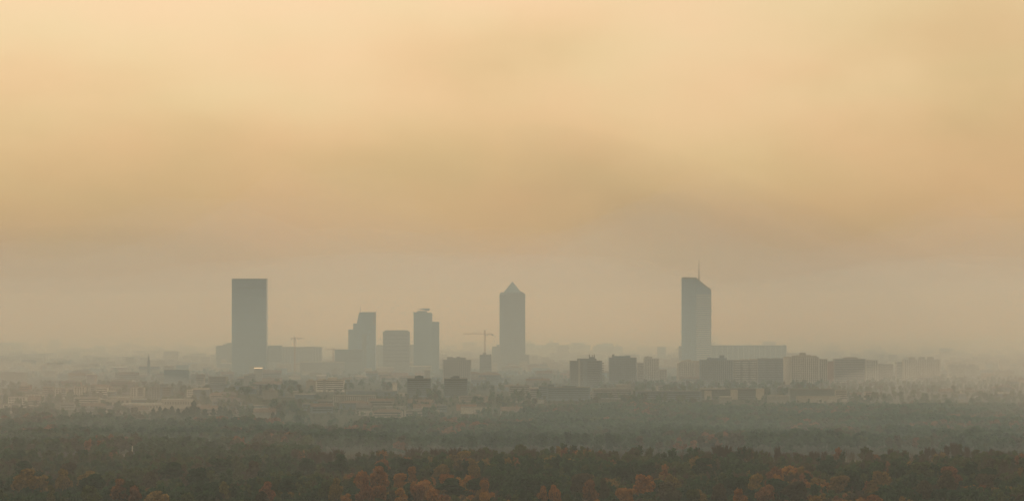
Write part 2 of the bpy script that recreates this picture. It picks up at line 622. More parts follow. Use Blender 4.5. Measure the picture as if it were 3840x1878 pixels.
def spired_tower():
    Y, c = 5500, 2610
    t_ = tower_base('spired_tower', 'tall two-faced tower with a curved sloping roof and slim spire', c, Y)
    lx = lambda px: X(px, Y) - X(c, Y)
    lz = lambda py: Z(py, Y)
    # corners of the plan, then the roof curve along the right face
    A = (lx(2558), 15.0)
    C_ = (lx(2669), 11.0)
    tops = [(0.0, 1041), (.12, 1046), (.27, 1053.5), (.5, 1065), (.75, 1076), (1.0, 1086)]
    pts = [(A[0], A[1], 1040)] + [(C_[0] * s, C_[1] * s, y_) for s, y_ in tops] + [(lx(2663), 40, 1086), (lx(2606), 44, 1052), (lx(2560), 40, 1040)]
    n = len(pts)
    v = [(x, y, 0) for x, y, _ in pts] + [(x, y, lz(q)) for x, y, q in pts]
    f = [tuple(range(n - 1, -1, -1))] + [(i, (i + 1) % n, (i + 1) % n + n, i + n) for i in range(n)]
    ctr = len(v)
    v.append((lx(2610), 25, lz(1043)))
    f += [(n + i, n + (i + 1) % n, ctr) for i in range(n)]
    link('shaft', mesh_from('shaft', v, f, M['towerglass']), t_)
    # roof screen: light strip following the roof edge
    sv, sf = [], []
    line = [(A[0], A[1], 1040)] + [(C_[0] * s, C_[1] * s, y_) for s, y_ in tops]
    for x, y, q in line:
        sv += [(x, y - .25, lz(q) - 2.6), (x, y - .25, lz(q) + .8), (x, y + .4, lz(q) + .8), (x, y + .4, lz(q) - 2.6)]
    for i in range(len(line) - 1):
        for a in range(4):
            sf.append((i * 4 + a, (i + 1) * 4 + a, (i + 1) * 4 + (a + 1) % 4, i * 4 + (a + 1) % 4))
    link('roof_screen', mesh_from('roof_screen', sv, sf, M['grey']), t_)
    mast = lathe(t_, 'spire', 'steel', [(1.1, lz(1056)), (.9, lz(1030)), (.55, lz(1000)), (.25, lz(972))], lx(2624), 22, 8)
    ang = math.atan2(C_[1], C_[0])
    ln = math.hypot(*C_)
    nb = 37
    for i in range(nb):
        py_ = 1108 + (1400 - 1108) * i / nb
        z = lz(py_)
        o_ = box(t_, 'floor_band', 'white', -ln / 2 + .6, ln / 2 - .6, -.25, .2, 0, 1.3, rz=0)
        o_.location = (C_[0] / 2, C_[1] / 2 - .12, z)
        o_.rotation_euler = (0, 0, ang)
    ang2 = math.atan2(-A[1], -A[0])
    ln2 = math.hypot(*A)
    for i in range(7):
        s = (i + .5) / 7
        box(t_, 'fin', 'slate', A[0] * s - .2, A[0] * s + .2, A[1] * s - .5, A[1] * s + .3, 0, lz(1046))
    box(t_, 'podium', 'grey', lx(2549), lx(2566), 15, 40, 0, lz(1298))


spired_tower()

# ------------------------------------------------------------------ slab and block buildings measured from the photograph
FLOOR = 3.0
PIER = {'grey': 'beige', 'slate': 'grey', 'dark': 'grey', 'pink': 'beige', 'beige': 'white', 'brick': 'pink'}


def block(name, label, cat, x0, x1, ytop, Y, wall='grey', style='plain', depth=16, roof=(), strips=(), rz=0.0, yvis=None, group=None, steps=(), glass='glass', parapet=True, nb=None):
    """x0,x1,ytop: photo pixels of the front face; roof: (x0,x1,ytop) huts on top; strips: (x0,x1,ytop,mat) proud vertical strips"""
    c = (x0 + x1) / 2
    t_ = thing(name, label, cat, (X(c, Y), Y, 0), rz, group)
    lx = lambda px: X(px, Y) - X(c, Y)
    a, b_ = lx(x0), lx(x1)
    zt = Z(ytop, Y)
    box(t_, 'wall', wall, a, b_, 0, depth, 0, zt)
    if parapet:
        rf = box(t_, 'roof', 'gravel', a - .15, b_ + .15, -.15, depth + .15, zt, zt + .5)
    for rx0, rx1, ry in roof:
        box(t_, 'roof_hut', wall, lx(rx0), lx(rx1), depth * .25, depth * .8, zt + (.5 if parapet else 0), Z(ry, Y))
    for sx0, sx1, sy, mt in strips:
        box(t_, 'stair_strip', mt, lx(sx0), lx(sx1), -1.3, 0, 0, Z(sy, Y))
    w = b_ - a
    z_low = max(2.0, Z(yvis, Y) - 4) if yvis else 2.0
    nf = int((zt - 1.0) / FLOOR)
    for i in range(nf):
        z = zt - 1.0 - (i + 1) * FLOOR + .55
        if z < z_low - FLOOR:
            break
        if style in ('bands', 'grid'):
            box(t_, 'window_band', glass, a + w * .03, b_ - w * .03, -.06, 0, z + .5, z + 2.1)
        elif style == 'balcony':
            box(t_, 'window_band', glass, a + w * .02, b_ - w * .02, -.06, 0, z + .3, z + 2.4)
            m_ = 2 if w < 30 else 3
            for q in range(m_):
                s0 = a + w * (q + .12) / m_
                box(t_, 'balcony', 'white' if wall in ('beige', 'white', 'pink') else 'grey', s0, s0 + w * .7 / m_, -1.5, -.06, z - .2, z + .75)
        elif style == 'mixed':
            box(t_, 'window_band', glass, a + w * .04, a + w * .42, -.06, 0, z + .4, z + 2.1)
            box(t_, 'balcony', 'grey', a + w * .55, a + w * .92, -1.4, 0, z, z + .9)
            box(t_, 'loggia', glass, a + w * .54, a + w * .93, -.06, 0, z + .95, z + 2.6)
    if style in ('grid', 'mixed'):
        k_ = nb or max(3, int(w / 3.4))
        for i in range(k_ + 1):
            x = a + w * (.03 + .94 * i / k_)
            if style == 'mixed' and i > k_ * .45:
                break
            box(t_, 'pier', PIER.get(wall, wall), x - .5, x + .5, -.2, 0, max(0, z_low - 3), zt - .3)
    if style == 'fins':
        k_ = nb or max(4, int(w / 4))
        for i in range(k_ + 1):
            x = a + w * i / k_
            box(t_, 'column', 'white', x - .35, x + .35, -.7, 0, 0, zt - .6)
    return t_


G_FAR = 'hazy office blocks between the towers'
fb = [
    (810, 838, 1296.5, 5900, 'low hazy block a gap away beside the broad slab tower', 'grey', 'plain', ()),
    (836, 853, 1291, 5880, 'narrow hazy block wedged between two others beside the slab tower', 'grey', 'plain', ()),
    (850, 872, 1285.5, 5860, 'hazy block touching the left flank of the broad slab tower', 'grey', 'plain', ()),
    (996, 1056, 1296.5, 5700, 'hazy block touching the right flank of the broad slab tower', 'grey', 'bands', ((1020, 1052, 1294.5),)),
    (1057, 1205, 1302, 5750, 'long hazy block with ribbed front behind the small luffing crane', 'grey', 'fins', ((1075, 1100, 1300), (1140, 1180, 1299.6))),
    (1255, 1362, 1310.5, 5520, 'long low dark podium in front of the stepped tower', 'dark', 'bands', ()),
    (1406, 1438, 1295, 5900, 'hazy block filling the gap between stepped tower and square tower', 'grey', 'plain', ((1412, 1430, 1293),)),
    (1532, 1553, 1293.5, 5950, 'hazy block filling the gap between square tower and ring-crowned tower', 'grey', 'plain', ()),
    (1845, 1876, 1300.5, 5650, 'hazy low block against the left foot of the pointed tower', 'grey', 'plain', ((1862, 1872, 1292),)),
    (1967, 2006, 1287.5, 7680, 'hazy block against the right foot of the pointed tower', 'grey', 'plain', ()),
    (2006, 2049, 1294, 7731, 'hazy low link block second right of the pointed tower', 'grey', 'plain', ()),
    (2048, 2096, 1286, 7705, 'hazy block with shallow curved roof right of the pointed tower', 'grey', 'plain', ((2060, 2088, 1284.8),)),
    (2095, 2144, 1293.5, 7756, 'hazy low saddle block between two taller hazy blocks', 'grey', 'plain', ()),
    (2143, 2191, 1286, 7718, 'hazy flat-topped block above the balcony apartment tower', 'grey', 'bands', ((2152, 2184, 1284.8),)),
    (2190, 2213, 1294, 7744, 'hazy low end block just left of a bright gap', 'grey', 'plain', ()),
    (2224, 2302, 1298, 7616, 'hazy wide block behind the dark apartment tower with chimney', 'grey', 'bands', ((2237, 2300, 1290), (2262, 2300, 1286.5))),
    (2300, 2336, 1300, 7654, 'hazy low wing behind the dark apartment tower with chimney', 'grey', 'plain', ((2312, 2318, 1286),)),
    (2668, 2949, 1295.5, 5750, 'very long flat-topped hazy block running from the foot of the spired tower', 'dark', 'fins', ((2940, 2948, 1293), (2700, 2730, 1294), (2790, 2860, 1294.2))),
    (2466, 2496, 1301, 6900, 'faint far block between dark chimney block and spired tower', 'grey', 'plain', ()),
    (0, 52, 1284, 7936, 'faint tall block cut by the left edge of the picture', 'grey', 'plain', ()),
    (52, 77, 1290.5, 7910, 'faint block one step lower beside the leftmost block', 'grey', 'plain', ()),
    (86, 176, 1327, 7168, 'broad faint block second from the left edge', 'grey', 'bands', ((118, 150, 1325),)),
    (176, 252, 1323.5, 7321, 'long faint flat block right of the broad faint block', 'beige', 'plain', ()),
    (255, 305, 1309, 7808, 'faint block of middle height left of the church spire', 'grey', 'plain', ((275, 300, 1306.5),)),
    (340, 396, 1302, 7936, 'faint taller block well left of the church spire', 'grey', 'plain', ((354, 388, 1296),)),
    (655, 690, 1308, 8064, 'faint low block with wavy roofline right of the church spire', 'grey', 'plain', ((668, 684, 1305),)),
    (690, 735, 1306, 8128, 'faint low block halfway between church spire and slab tower', 'grey', 'plain', ((700, 715, 1304.5),)),
    (3000, 3030, 1317, 8064, 'faint hut-topped block behind the stepped-roof apartment slab', 'grey', 'plain', ((3008, 3026, 1313.5),)),
    (3186, 3198, 1316, 8320, 'thin faint tower-like block right of the long flat block', 'grey', 'plain', ()),
    (3284, 3330, 1341, 7168, 'faint pale block between two right-hand apartment slabs', 'beige', 'bands', ((3296, 3320, 1338.5),)),
    (3736, 3845, 1359, 6912, 'wide faint block cut by the right edge of the picture', 'beige', 'bands', ()),
]
for x0, x1, yt, Y, lab, wl, st, rf in fb:
    block('office_block', lab, 'building', x0, x1, yt, Y, wl, st, depth=22, roof=rf, group=G_FAR, nb=14 if st == 'fins' else None, yvis=1345)

G_MID = 'apartment blocks standing before the skyline'
block('apartment_tower', 'broad grey apartment tower with window grid and stepped roof, below the tall crane', 'building', 1660, 1766, 1349.5, 4650, 'grey', 'grid', 18,
      roof=((1676, 1698, 1338), (1698, 1712, 1341.5), (1712, 1724, 1336.5), (1724, 1746, 1340)), yvis=1412, group=G_MID)
block('apartment_tower', 'slim dark tower block at the foot of the tall hammerhead crane', 'building', 1798.5, 1843, 1330.5, 5000, 'grey', 'bands', 16,
      roof=((1810, 1823, 1322.5), (1838, 1842, 1326)), yvis=1375, group=G_MID)
block('apartment_block', 'dark flat block with roof hut, left one of the matching pair among trees', 'building', 1527, 1615.5, 1419.5, 3900, 'slate', 'bands', 15,
      roof=((1555, 1587, 1409), (1566, 1578, 1407)), yvis=1490, group=G_MID)
block('apartment_block', 'dark flat block with roof hut, right one of the matching pair among trees', 'building', 1665, 1753, 1419.5, 3880, 'slate', 'bands', 15,
      roof=((1698, 1723, 1409), (1690, 1704, 1412)), yvis=1490, group=G_MID)
t4 = block('apartment_tower', 'grey balcony tower with a pale vertical stair strip down its front', 'building', 2137, 2258, 1353, 4420, 'dark', 'mixed', 18,
           roof=((2165, 2237, 1344), (2209, 2231, 1338)), strips=((2168.5, 2175, 1346, 'beige'),), yvis=1452, group=G_MID)
for px, w_ in ((2210.5, .8), (2229.5, .8), (2222, .5)):
    box(t4, 'aerial', 'steel', X(px, 4420) - t4.location.x - w_, X(px, 4420) - t4.location.x + w_, 7, 7 + 2 * w_, Z(1338, 4420), Z(1329, 4420))
for i in range(10):
    z = Z(1362, 4420) - i * 3.9
    box(t4, 'end_balcony', 'dark', X(2258, 4420) - t4.location.x, X(2266, 4420) - t4.location.x, 2, 10, z - .5, z + .9)
t5 = block('apartment_tower', 'plain dark apartment tower with a chimney stub on its roof corner', 'building', 2284, 2387.5, 1341, 4520, 'slate', 'grid', 18,
           roof=((2300, 2362, 1334.5), (2349, 2364, 1333)), yvis=1436, group=G_MID)
lathe(t5, 'chimney', 'dark', [(1.9, Z(1341, 4520)), (1.9, Z(1329.5, 4520)), (1.4, Z(1327.5, 4520))], X(2300.5, 4520) - t5.location.x, 8, 12)
block('apartment_tower', 'pale apartment tower with stepped shoulder, right of the dark chimney block', 'building', 2414, 2472, 1345, 4750, 'beige', 'grid', 16,
      roof=((2418, 2446, 1336.5), (2429, 2433, 1334)), yvis=1432, group=G_MID)
block('apartment_block', 'pale lower shoulder block leaning against the pale stepped apartment tower', 'building', 2390, 2414.5, 1361, 4740, 'pink', 'bands', 15, yvis=1432, group=G_MID)
block('apartment_block', 'low pale wing with dark roof right of the pale stepped tower', 'building', 2472.5, 2501, 1386, 4730, 'pink', 'grid', 14, roof=((2470, 2500, 1384),), yvis=1432, group=G_MID)


def angled_block():
    Y, c = 4700, 2579
    t_ = thing('apartment_tower', 'pale apartment tower with cut corner and sunlit balcony ends, under the spired tower', 'building', (X(c, Y), Y, 0), 0, G_MID)
    lx = lambda px: X(px, Y) - X(c, Y)
    lz = lambda py: Z(py, Y)
    prism(t_, 'wall', 'beige', [(lx(2540), 0), (lx(2605), 0), (lx(2605), lz(1352)), (lx(2562), lz(1350.5)), (lx(2545), lz(1359)), (lx(2540), lz(1362))], 0, 17)
    box(t_, 'end_wall', 'pink', lx(2605), lx(2623), .3, 17, 0, lz(1352.5))
    box(t_, 'roof_hut', 'beige', lx(2572), lx(2592), 4, 11, lz(1352), lz(1347.5))
    for i, py in enumerate((1361, 1378, 1394.5, 1411)):
        # glazed balcony roofs, tilted to the camera so that they catch the sun
        side_prism(t_, 'balcony', 'metalroof', [(-2.0, lz(py)), (-.1, lz(py)), (-.1, lz(py) + .55), (-2.0, lz(py) + .12)], lx(2536.5), lx(2543))
    for i in range(13):
        z = lz(1358) - (i + 1) * 3
        box(t_, 'window_band', 'glass', lx(2546), lx(2602), -.06, 0, z, z + 1.5)
    for px in (2546, 2554, 2562, 2570, 2578, 2586, 2594, 2602):
        box(t_, 'pier', 'beige', lx(px) - .9, lx(px) + .9, -.22, 0, 0, lz(1360))


angled_block()
block('apartment_tower', 'dark blue-grey apartment tower with a raised roof box, right of the cut-corner block', 'building', 2626, 2750, 1350.5, 4520, 'slate', 'grid', 18,
      roof=((2653, 2727, 1342), (2700, 2717, 1331.5), (2660, 2668, 1340)), yvis=1440, group=G_MID)
block('apartment_building', 'long balconied apartment slab right of the dark blue-grey tower', 'building', 2751, 2841, 1350, 4560, 'beige', 'balcony', 15,
      roof=((2776, 2806, 1346), (2812, 2818, 1343.5), (2820, 2838, 1345)), yvis=1436, group=G_MID)
block('apartment_building', 'flat-roofed apartment slab with horizontal rails under the long flat skyline block', 'building', 2841.5, 2947, 1344, 4600, 'grey', 'balcony', 15,
      roof=((2856, 2880, 1341.5), (2904, 2930, 1342)), yvis=1436, group=G_MID)
block('apartment_tower', 'narrow stair tower joining two apartment slabs under the long flat block end', 'building', 2940, 2964, 1338.5, 4540, 'white', 'plain', 12, roof=((2942, 2960, 1336.5),), yvis=1436, group=G_MID)
block('apartment_building', 'broad apartment slab with stepped pyramid-like roof boxes', 'building', 2964.5, 3071, 1340, 4530, 'beige', 'grid', 16,
      roof=((2972, 3064, 1333), (2990, 3040, 1331), (3001, 3023, 1322)), yvis=1434, group=G_MID)
block('apartment_building', 'apartment slab end with window grid right of the stepped-roof slab', 'building', 3071.5, 3103, 1347, 4545, 'beige', 'grid', 15, roof=(), yvis=1434, group=G_MID)
block('apartment_block', 'narrow dark block in the gap right of the stepped-roof slabs', 'building', 3104, 3126, 1355, 4620, 'brick', 'plain', 15, yvis=1432, group=G_MID)
block('apartment_building', 'wide brownish apartment slab with raised middle roof, right of the stepped-roof slabs', 'building', 3126.5, 3246, 1346, 4640, 'pink', 'bands', 16,
      roof=((3165, 3217, 1339),), yvis=1432, group=G_MID)
block('apartment_block', 'lower pale block with dotted windows right of the brownish slab', 'building', 3247, 3292, 1352, 4820, 'beige', 'grid', 15, roof=((3252, 3266, 1348.5),), yvis=1420, group=G_MID)
block('apartment_block', 'lowest pale block between brownish slab and three-hut slab', 'building', 3293, 3350, 1366, 4850, 'pink', 'grid', 15, roof=((3300, 3312, 1363.5),), yvis=1420, group=G_MID)
block('apartment_block', 'low wing against the left side of the three-hut slab', 'building', 3362, 3388, 1357, 4900, 'beige', 'bands', 15, yvis=1416, group=G_MID)
block('apartment_building', 'pale apartment slab with three roof huts and a window grid', 'building', 3388.5, 3527, 1348, 4880, 'beige', 'grid', 16,
      roof=((3411, 3433, 1339), (3448, 3471, 1338), (3480, 3503, 1338)), yvis=1416, group=G_MID)
block('apartment_building', 'hazy pale slab with small roof bumps right of the three-hut slab', 'building', 3557, 3623, 1366.5, 5100, 'beige', 'bands', 15,
      roof=((3583, 3606, 1359.5), (3570, 3576, 1357), (3614, 3619, 1357)), yvis=1414, group=G_MID)
block('apartment_block', 'hazy lower block joined to the slab right of three-hut slab', 'building', 3623.5, 3673, 1373, 5120, 'grey', 'plain', 15, roof=((3636, 3657, 1364.5),), yvis=1414, group=G_MID)

# offices, halls and low public buildings in front
G_LOW = 'offices and halls before the apartment blocks'
block('office_building', 'white office with five dark window stripes, left of centre', 'building', 1185, 1291, 1424, 4150, 'white', 'bands', 16,
      roof=((1228, 1262, 1414.5), (1192, 1216, 1419)), strips=((1211.5, 1222, 1421, 'grey'),), yvis=1470, group=G_LOW)
block('office_building', 'pale blank annex left of the white striped office', 'building', 1148, 1184, 1428, 4170, 'beige', 'plain', 14, roof=((1155, 1172, 1421),), yvis=1470, group=G_LOW)
block('glass_hall', 'low glazed hall with dark roof edge behind the colonnaded hall', 'building', 1298, 1490, 1466, 3950, 'slate', 'bands', 24, roof=((1406, 1430, 1459), (1325, 1365, 1463)), yvis=1490, group=G_LOW, glass='blueglass')
block('office_building', 'small pale block with three dark slots at the end of the glazed hall', 'building', 1491, 1527, 1471, 3930, 'beige', 'fins', 14, yvis=1490, group=G_LOW, nb=3)
block('colonnaded_hall', 'dark hall with a row of slender white columns', 'building', 1250, 1408, 1483, 3650, 'dark', 'fins', 26, group=G_LOW, nb=22)
block('office_building', 'low office with blue window stripes, left of the glassy stepped block', 'building', 2020, 2052, 1448, 3800, 'slate', 'bands', 18, yvis=1500, group=G_LOW, glass='blueglass')
block('office_building', 'long blue-glazed office with stacked horizontal bands and roof box', 'building', 2052, 2213, 1452, 3720, 'slate', 'bands', 22,
      roof=((2054, 2078, 1440), (2110, 2160, 1446)), yvis=1505, group=G_LOW, glass='blueglass')
block('office_building', 'low grey office strip right of the long blue-glazed office', 'building', 2222, 2372, 1459, 3800, 'grey', 'bands', 18, roof=((2240, 2362, 1455.5),), yvis=1495, group=G_LOW)
block('office_building', 'very low dark strip building running right towards the pale stair towers', 'building', 2385, 2630, 1466, 3700, 'slate', 'bands', 20, yvis=1500, group=G_LOW)
tl = block('school_building', 'long low building with a sunlit roof edge and three pale stair towers', 'building', 2624, 2868, 1458, 3780, 'dark', 'bands', 20, parapet=False, yvis=1490, group=G_LOW)
for sx0, sx1, sy in ((2641, 2668, 1463.5), (2739, 2766, 1460), (2834, 2864, 1455)):
    box(tl, 'stair_tower', 'beige', X(sx0, 3780) - tl.location.x, X(sx1, 3780) - tl.location.x, -5, 0, 0, Z(sy, 3780))
side_prism(tl, 'roof', 'whiteroof', [(-1.5, Z(1458, 3780) + .02), (20, Z(1458, 3780) + .02), (6, Z(1458, 3780) + 1.1)], X(2624, 3780) - tl.location.x, X(2720, 3780) - tl.location.x)
box(tl, 'flat_roof', 'gravel', X(2720, 3780) - tl.location.x, X(2868, 3780) - tl.location.x, -.3, 20, Z(1458, 3780), Z(1458, 3780) + .6)
th = block('sports_hall', 'windowless dark box hall above a pale ground floor strip', 'building', 2963, 3130, 1459, 3650, 'dark', 'plain', 30, yvis=1485, group=G_LOW)
box(th, 'base_strip', 'beige', X(2985, 3650) - th.location.x, X(3150, 3650) - th.location.x, -4, 0, 0, Z(1484, 3650))
block('office_building', 'pale block beside the windowless dark hall', 'building', 3133, 3176, 1462, 3690, 'beige', 'bands', 14, yvis=1490, group=G_LOW)
block('office_building', 'faint pale low block right of the windowless hall', 'building', 3246, 3275, 1468, 3700, 'pink', 'bands', 14, yvis=1490, group=G_LOW)
block('apartment_block', 'low pale block with dark flat roof near the right edge', 'building', 3605, 3690, 1462, 3900, 'beige', 'bands', 14, yvis=1480, group=G_LOW)

G_LEFT = 'apartment blocks of the hazy left quarter'
for x0, x1, yt, Y, wl, st, rf, lab in (
    (160, 198, 1449, 3850, 'pink', 'bands', (), 'first narrow slab in the left quarter row of slabs'),
    (207, 250, 1456, 3800, 'beige', 'mixed', ((215, 235, 1453),), 'second slab in the left quarter row, with roof hut'),
    (256, 274, 1456, 3830, 'grey', 'bands', (), 'third and narrowest slab in the left quarter row'),
    (278, 318, 1450, 3780, 'beige', 'grid', (), 'fourth slab in the left quarter row, pale with grid'),
    (322, 356, 1447, 3830, 'grey', 'mixed', ((332, 350, 1444),), 'fifth slab in the left quarter row, tallest of it'),
    (360, 402, 1452, 3790, 'white', 'bands', (), 'sixth slab in the left quarter row, palest of it'),
    (406, 452, 1455, 3820, 'grey', 'grid', (), 'seventh slab in the left quarter row, left of the balcony block'),
    (490, 540, 1452, 3840, 'beige', 'mixed', ((505, 525, 1449),), 'beige block in the left quarter just beneath the church spire'),
    (566, 646, 1451, 3760, 'slate', 'mixed', ((598, 622, 1440),), 'dark stepped block with roof hut right beneath the church spire'),
    (615, 704, 1387, 4650, 'slate', 'plain', ((640, 668, 1385),), 'dark flat-topped block alone right of the church spire'),
    (430, 520, 1397, 4700, 'grey', 'bands', ((455, 500, 1394),), 'long grey block behind and left of the church spire foot'),
    (2, 97, 1397, 4600, 'grey', 'plain', ((12, 60, 1395),), 'long dark-roofed block at the left picture edge'),
    (30, 96, 1488, 3450, 'white', 'grid', (), 'pale block with dotted windows near the left picture edge'),
    (12, 70, 1515, 3280, 'beige', 'mixed', (), 'lowest pale block at the left picture edge above the trees'),
    (96, 160, 1478, 3600, 'beige', 'grid', (), 'pale block second from the left picture edge'),
    (276, 370, 1489, 3480, 'beige', 'bands', (), 'low beige block under the left quarter row of slabs'),
    (1190, 1250, 1500, 3520, 'grey', 'bands', (), 'low grey block left of the colonnaded hall'),
    (700, 775, 1460, 3900, 'white', 'mixed', ((720, 740, 1457),), 'pale mixed block left of the twin chimneys'),
    (778, 850, 1440, 4150, 'slate', 'bands', ((800, 830, 1437.5),), 'dark low block behind, left of the twin chimneys'),
    (860, 955, 1447, 4100, 'slate', 'plain', (), 'dark plain shed-like block just left of the twin chimneys'),
):
    block('apartment_block', lab, 'building', x0, x1, yt, Y, wl, st, 14, roof=rf, group=G_LEFT)


def pitched_hall(name, label, x0, x1, yeave, Y, depth, wall, roofmat, rise, group, windows=0, cat='building'):
    """hall whose shallow roof slope faces the camera"""
    c = (x0 + x1) / 2
    t_ = thing(name, label, cat, (X(c, Y), Y, 0), 0, group)
    a, b_ = X(x0, Y) - X(c, Y), X(x1, Y) - X(c, Y)
    ze = Z(yeave, Y)
    box(t_, 'wall', wall, a, b_, 0, depth, 0, ze)
    side_prism(t_, 'roof', roofmat, [(-.5, ze + .02), (depth + .5, ze + .02), (depth * .62, ze + rise)], a - .4, b_ + .4)
    for i in range(windows):
        s = a + (b_ - a) * (i + .25) / windows
        box(t_, 'window', 'glass', s, s + (b_ - a) * .45 / windows, -.08, 0, ze * .45, ze * .75)
    return t_


G_HALL = 'low halls with bright roofs'
for x0, x1, ye, Y, dp, wl, rmt, ri, wn, lab in (
    (606, 722, 1497, 3420, 10, 'beige', 'whiteroof', .7, 12, 'long pale hall with a thin light roof edge behind the pines'),
    (446, 606, 1515, 3330, 20, 'beige', 'whiteroof', 1.2, 14, 'long pale hall with a row of small windows left of the pines'),
    (392, 440, 1499, 3400, 6, 'beige', 'whiteroof', .9, 3, 'small hall with a thin pale roof left of the pines'),
    (415, 487, 1491, 3460, 14, 'beige', 'whiteroof', 1.6, 4, 'low hall with wider pale roof behind the small thin-roofed hall'),
    (953, 983, 1381, 4700, 10, 'grey', 'metalroof', 1.6, 0, 'small hall with the brightest sunlit roof, below the slab tower'),
    (915, 932, 1407, 4450, 14, 'grey', 'whiteroof', 1.2, 0, 'tiny hall with a thin bright roof below the slab tower'),
    (1098, 1122, 1468, 3880, 9, 'grey', 'whiteroof', 1.2, 0, 'small hall with bright roof below the small luffing crane'),
    (1592, 1613, 1387, 4550, 10, 'grey', 'whiteroof', 1.5, 0, 'small bright-roofed building left of the broad grid tower'),
    (1472, 1488, 1440, 4050, 12, 'white', 'whiteroof', 2.2, 0, 'tiny white building left of the matching dark pair'),
    (1448, 1522, 1524, 3380, 6, 'grey', 'whiteroof', .6, 0, 'long low shed with a golden roof streak below the colonnaded hall'),
    (1526, 1560, 1515, 3440, 6, 'grey', 'whiteroof', .7, 0, 'short low shed with a golden roof streak right of the long one'),
    (1345, 1422, 1545, 3180, 14, 'beige', 'whiteroof', 1.2, 2, 'pale low house with two windows above the wood, below the square tower'),
    (951, 1000, 1531, 3260, 16, 'white', 'whiteroof', .8, 0, 'blank pale box building behind the trees below the slab tower'),
    (470, 500, 1340, 5900, 20, 'beige', 'whiteroof', 2.4, 0, 'far hall with bright roof just left of the church spire'),
    (525, 553, 1341, 5880, 20, 'beige', 'whiteroof', 1.6, 0, 'far bright-roofed hall touching the left of the church spire'),
    (190, 214, 1363, 5300, 18, 'beige', 'whiteroof', 2.0, 0, 'far small hall with faint bright roof near the left edge'),
    (1124, 1290, 1358, 5350, 20, 'grey', 'whiteroof', 1.0, 0, 'far long hall with pale roof line in front of the stepped tower'),
    (2310, 2366, 1443, 3950, 14, 'grey', 'whiteroof', 1.0, 0, 'shed with thin bright roof under the dark chimney block'),
    (2700, 2745, 1488, 3560, 12, 'grey', 'whiteroof', 1.0, 0, 'small shed with glinting roof before the pale stair towers'),
    (2880, 2960, 1484, 3600, 14, 'grey', 'whiteroof', 1.0, 0, 'low grey house left of the windowless dark hall'),
    (1900, 1960, 1506, 3640, 16, 'grey', 'whiteroof', 1.2, 0, 'low shed with bright roof left of the blue-glazed office'),
    (1985, 2040, 1503, 3620, 16, 'grey', 'whiteroof', 1.0, 0, 'low shed with bright roof touching the blue-glazed office'),
    (3640, 3680, 1473, 3850, 14, 'grey', 'whiteroof', 1.2, 0, 'small hall with pale roof near the right edge'),
):
    pitched_hall('hall', lab, x0, x1, ye, Y, dp, wl, rmt, ri, G_HALL, wn)

# boat house in the near wood
t_ = pitched_hall('boat_house', 'small white boat house with sloping roof among the trees at lower left', 451, 490, 1716, 2215, 9, 'white', 'whiteroof', 3.2, None, 2, cat='house')
lathe(t_, 'chimney', 'white', [(.5, 6), (.5, 11.0)], 5.0, 5, 8)


# church spire
def church():
    Y, c = 5150, 557
    t_ = thing('church', 'slender dark church spire rising above the hazy left quarter', 'church', (X(c, Y), Y, 0))
    lz = lambda py: Z(py, Y)
    box(t_, 'tower', 'dark', -2.6, 2.6, 0, 5.2, 0, lz(1362))
    sp = lathe(t_, 'spire', 'slateroof', [(3.2, lz(1362)), (1.9, lz(1348)), (.15, lz(1326))], 0, 2.6, 8)
    lathe(sp, 'cross', 'steel', [(.12, lz(1326.5)), (.12, lz(1323))], 0, 2.6, 6)
    side_prism(t_, 'nave_roof', 'slateroof', [(5.2, lz(1384)), (17, lz(1384)), (11, lz(1374))], -20, 20)
    box(t_, 'nave', 'beige', -19, 19, 5.6, 16.6, 0, lz(1384))


church()


# twin chimneys with their boiler house
def chimneys():
    Y = 4000
    for px, w in ((977, 'left'), (999.5, 'right')):
        t_ = thing('chimney_stack', 'dark cylindrical chimney, %s one of the twin stacks' % w, 'chimney', (X(px, Y), Y, 0), 0, 'twin chimney stacks')
        lathe(t_, 'shaft', 'soot', [(1.75, 0), (1.6, Z(1450, Y))], 0, 0, 14, smooth=False)
        lathe(t_, 'rim', 'soot', [(1.85, Z(1450, Y)), (1.85, Z(1443.5, Y)), (1.4, Z(1443, Y))], 0, 0, 14)
    block('boiler_house', 'dark low plant building at the foot of the twin chimneys', 'building', 962, 1096, 1487, 3880, 'slate', 'bands', 20, roof=((1056, 1066, 1470), (1000, 1030, 1484)))


chimneys()


# cranes
def lattice(z0, z1, w, axis='z', at=(0, 0, 0), bay=4.0):
    segs = []
    n = max(2, int(abs(z1 - z0) / bay))
    h_ = w / 2
    cs = [(-h_, -h_), (h_, -h_), (h_, h_), (-h_, h_)]

    def pt(a, b_, s):
        q = {'z': (a, b_, s), 'x': (s, a, b_)}[axis]
        return (q[0] + at[0], q[1] + at[1], q[2] + at[2])
    for a, b_ in cs:
        segs.append((pt(a, b_, z0), pt(a, b_, z1)))
    for i in range(n):
        s0, s1 = z0 + (z1 - z0) * i / n, z0 + (z1 - z0) * (i + 1) / n
        for k_ in range(4):
            a, b_ = cs[k_], cs[(k_ + 1) % 4]
            segs.append((pt(*(a if i % 2 else b_), s0), pt(*(b_ if i % 2 else a), s1)))
    return segs


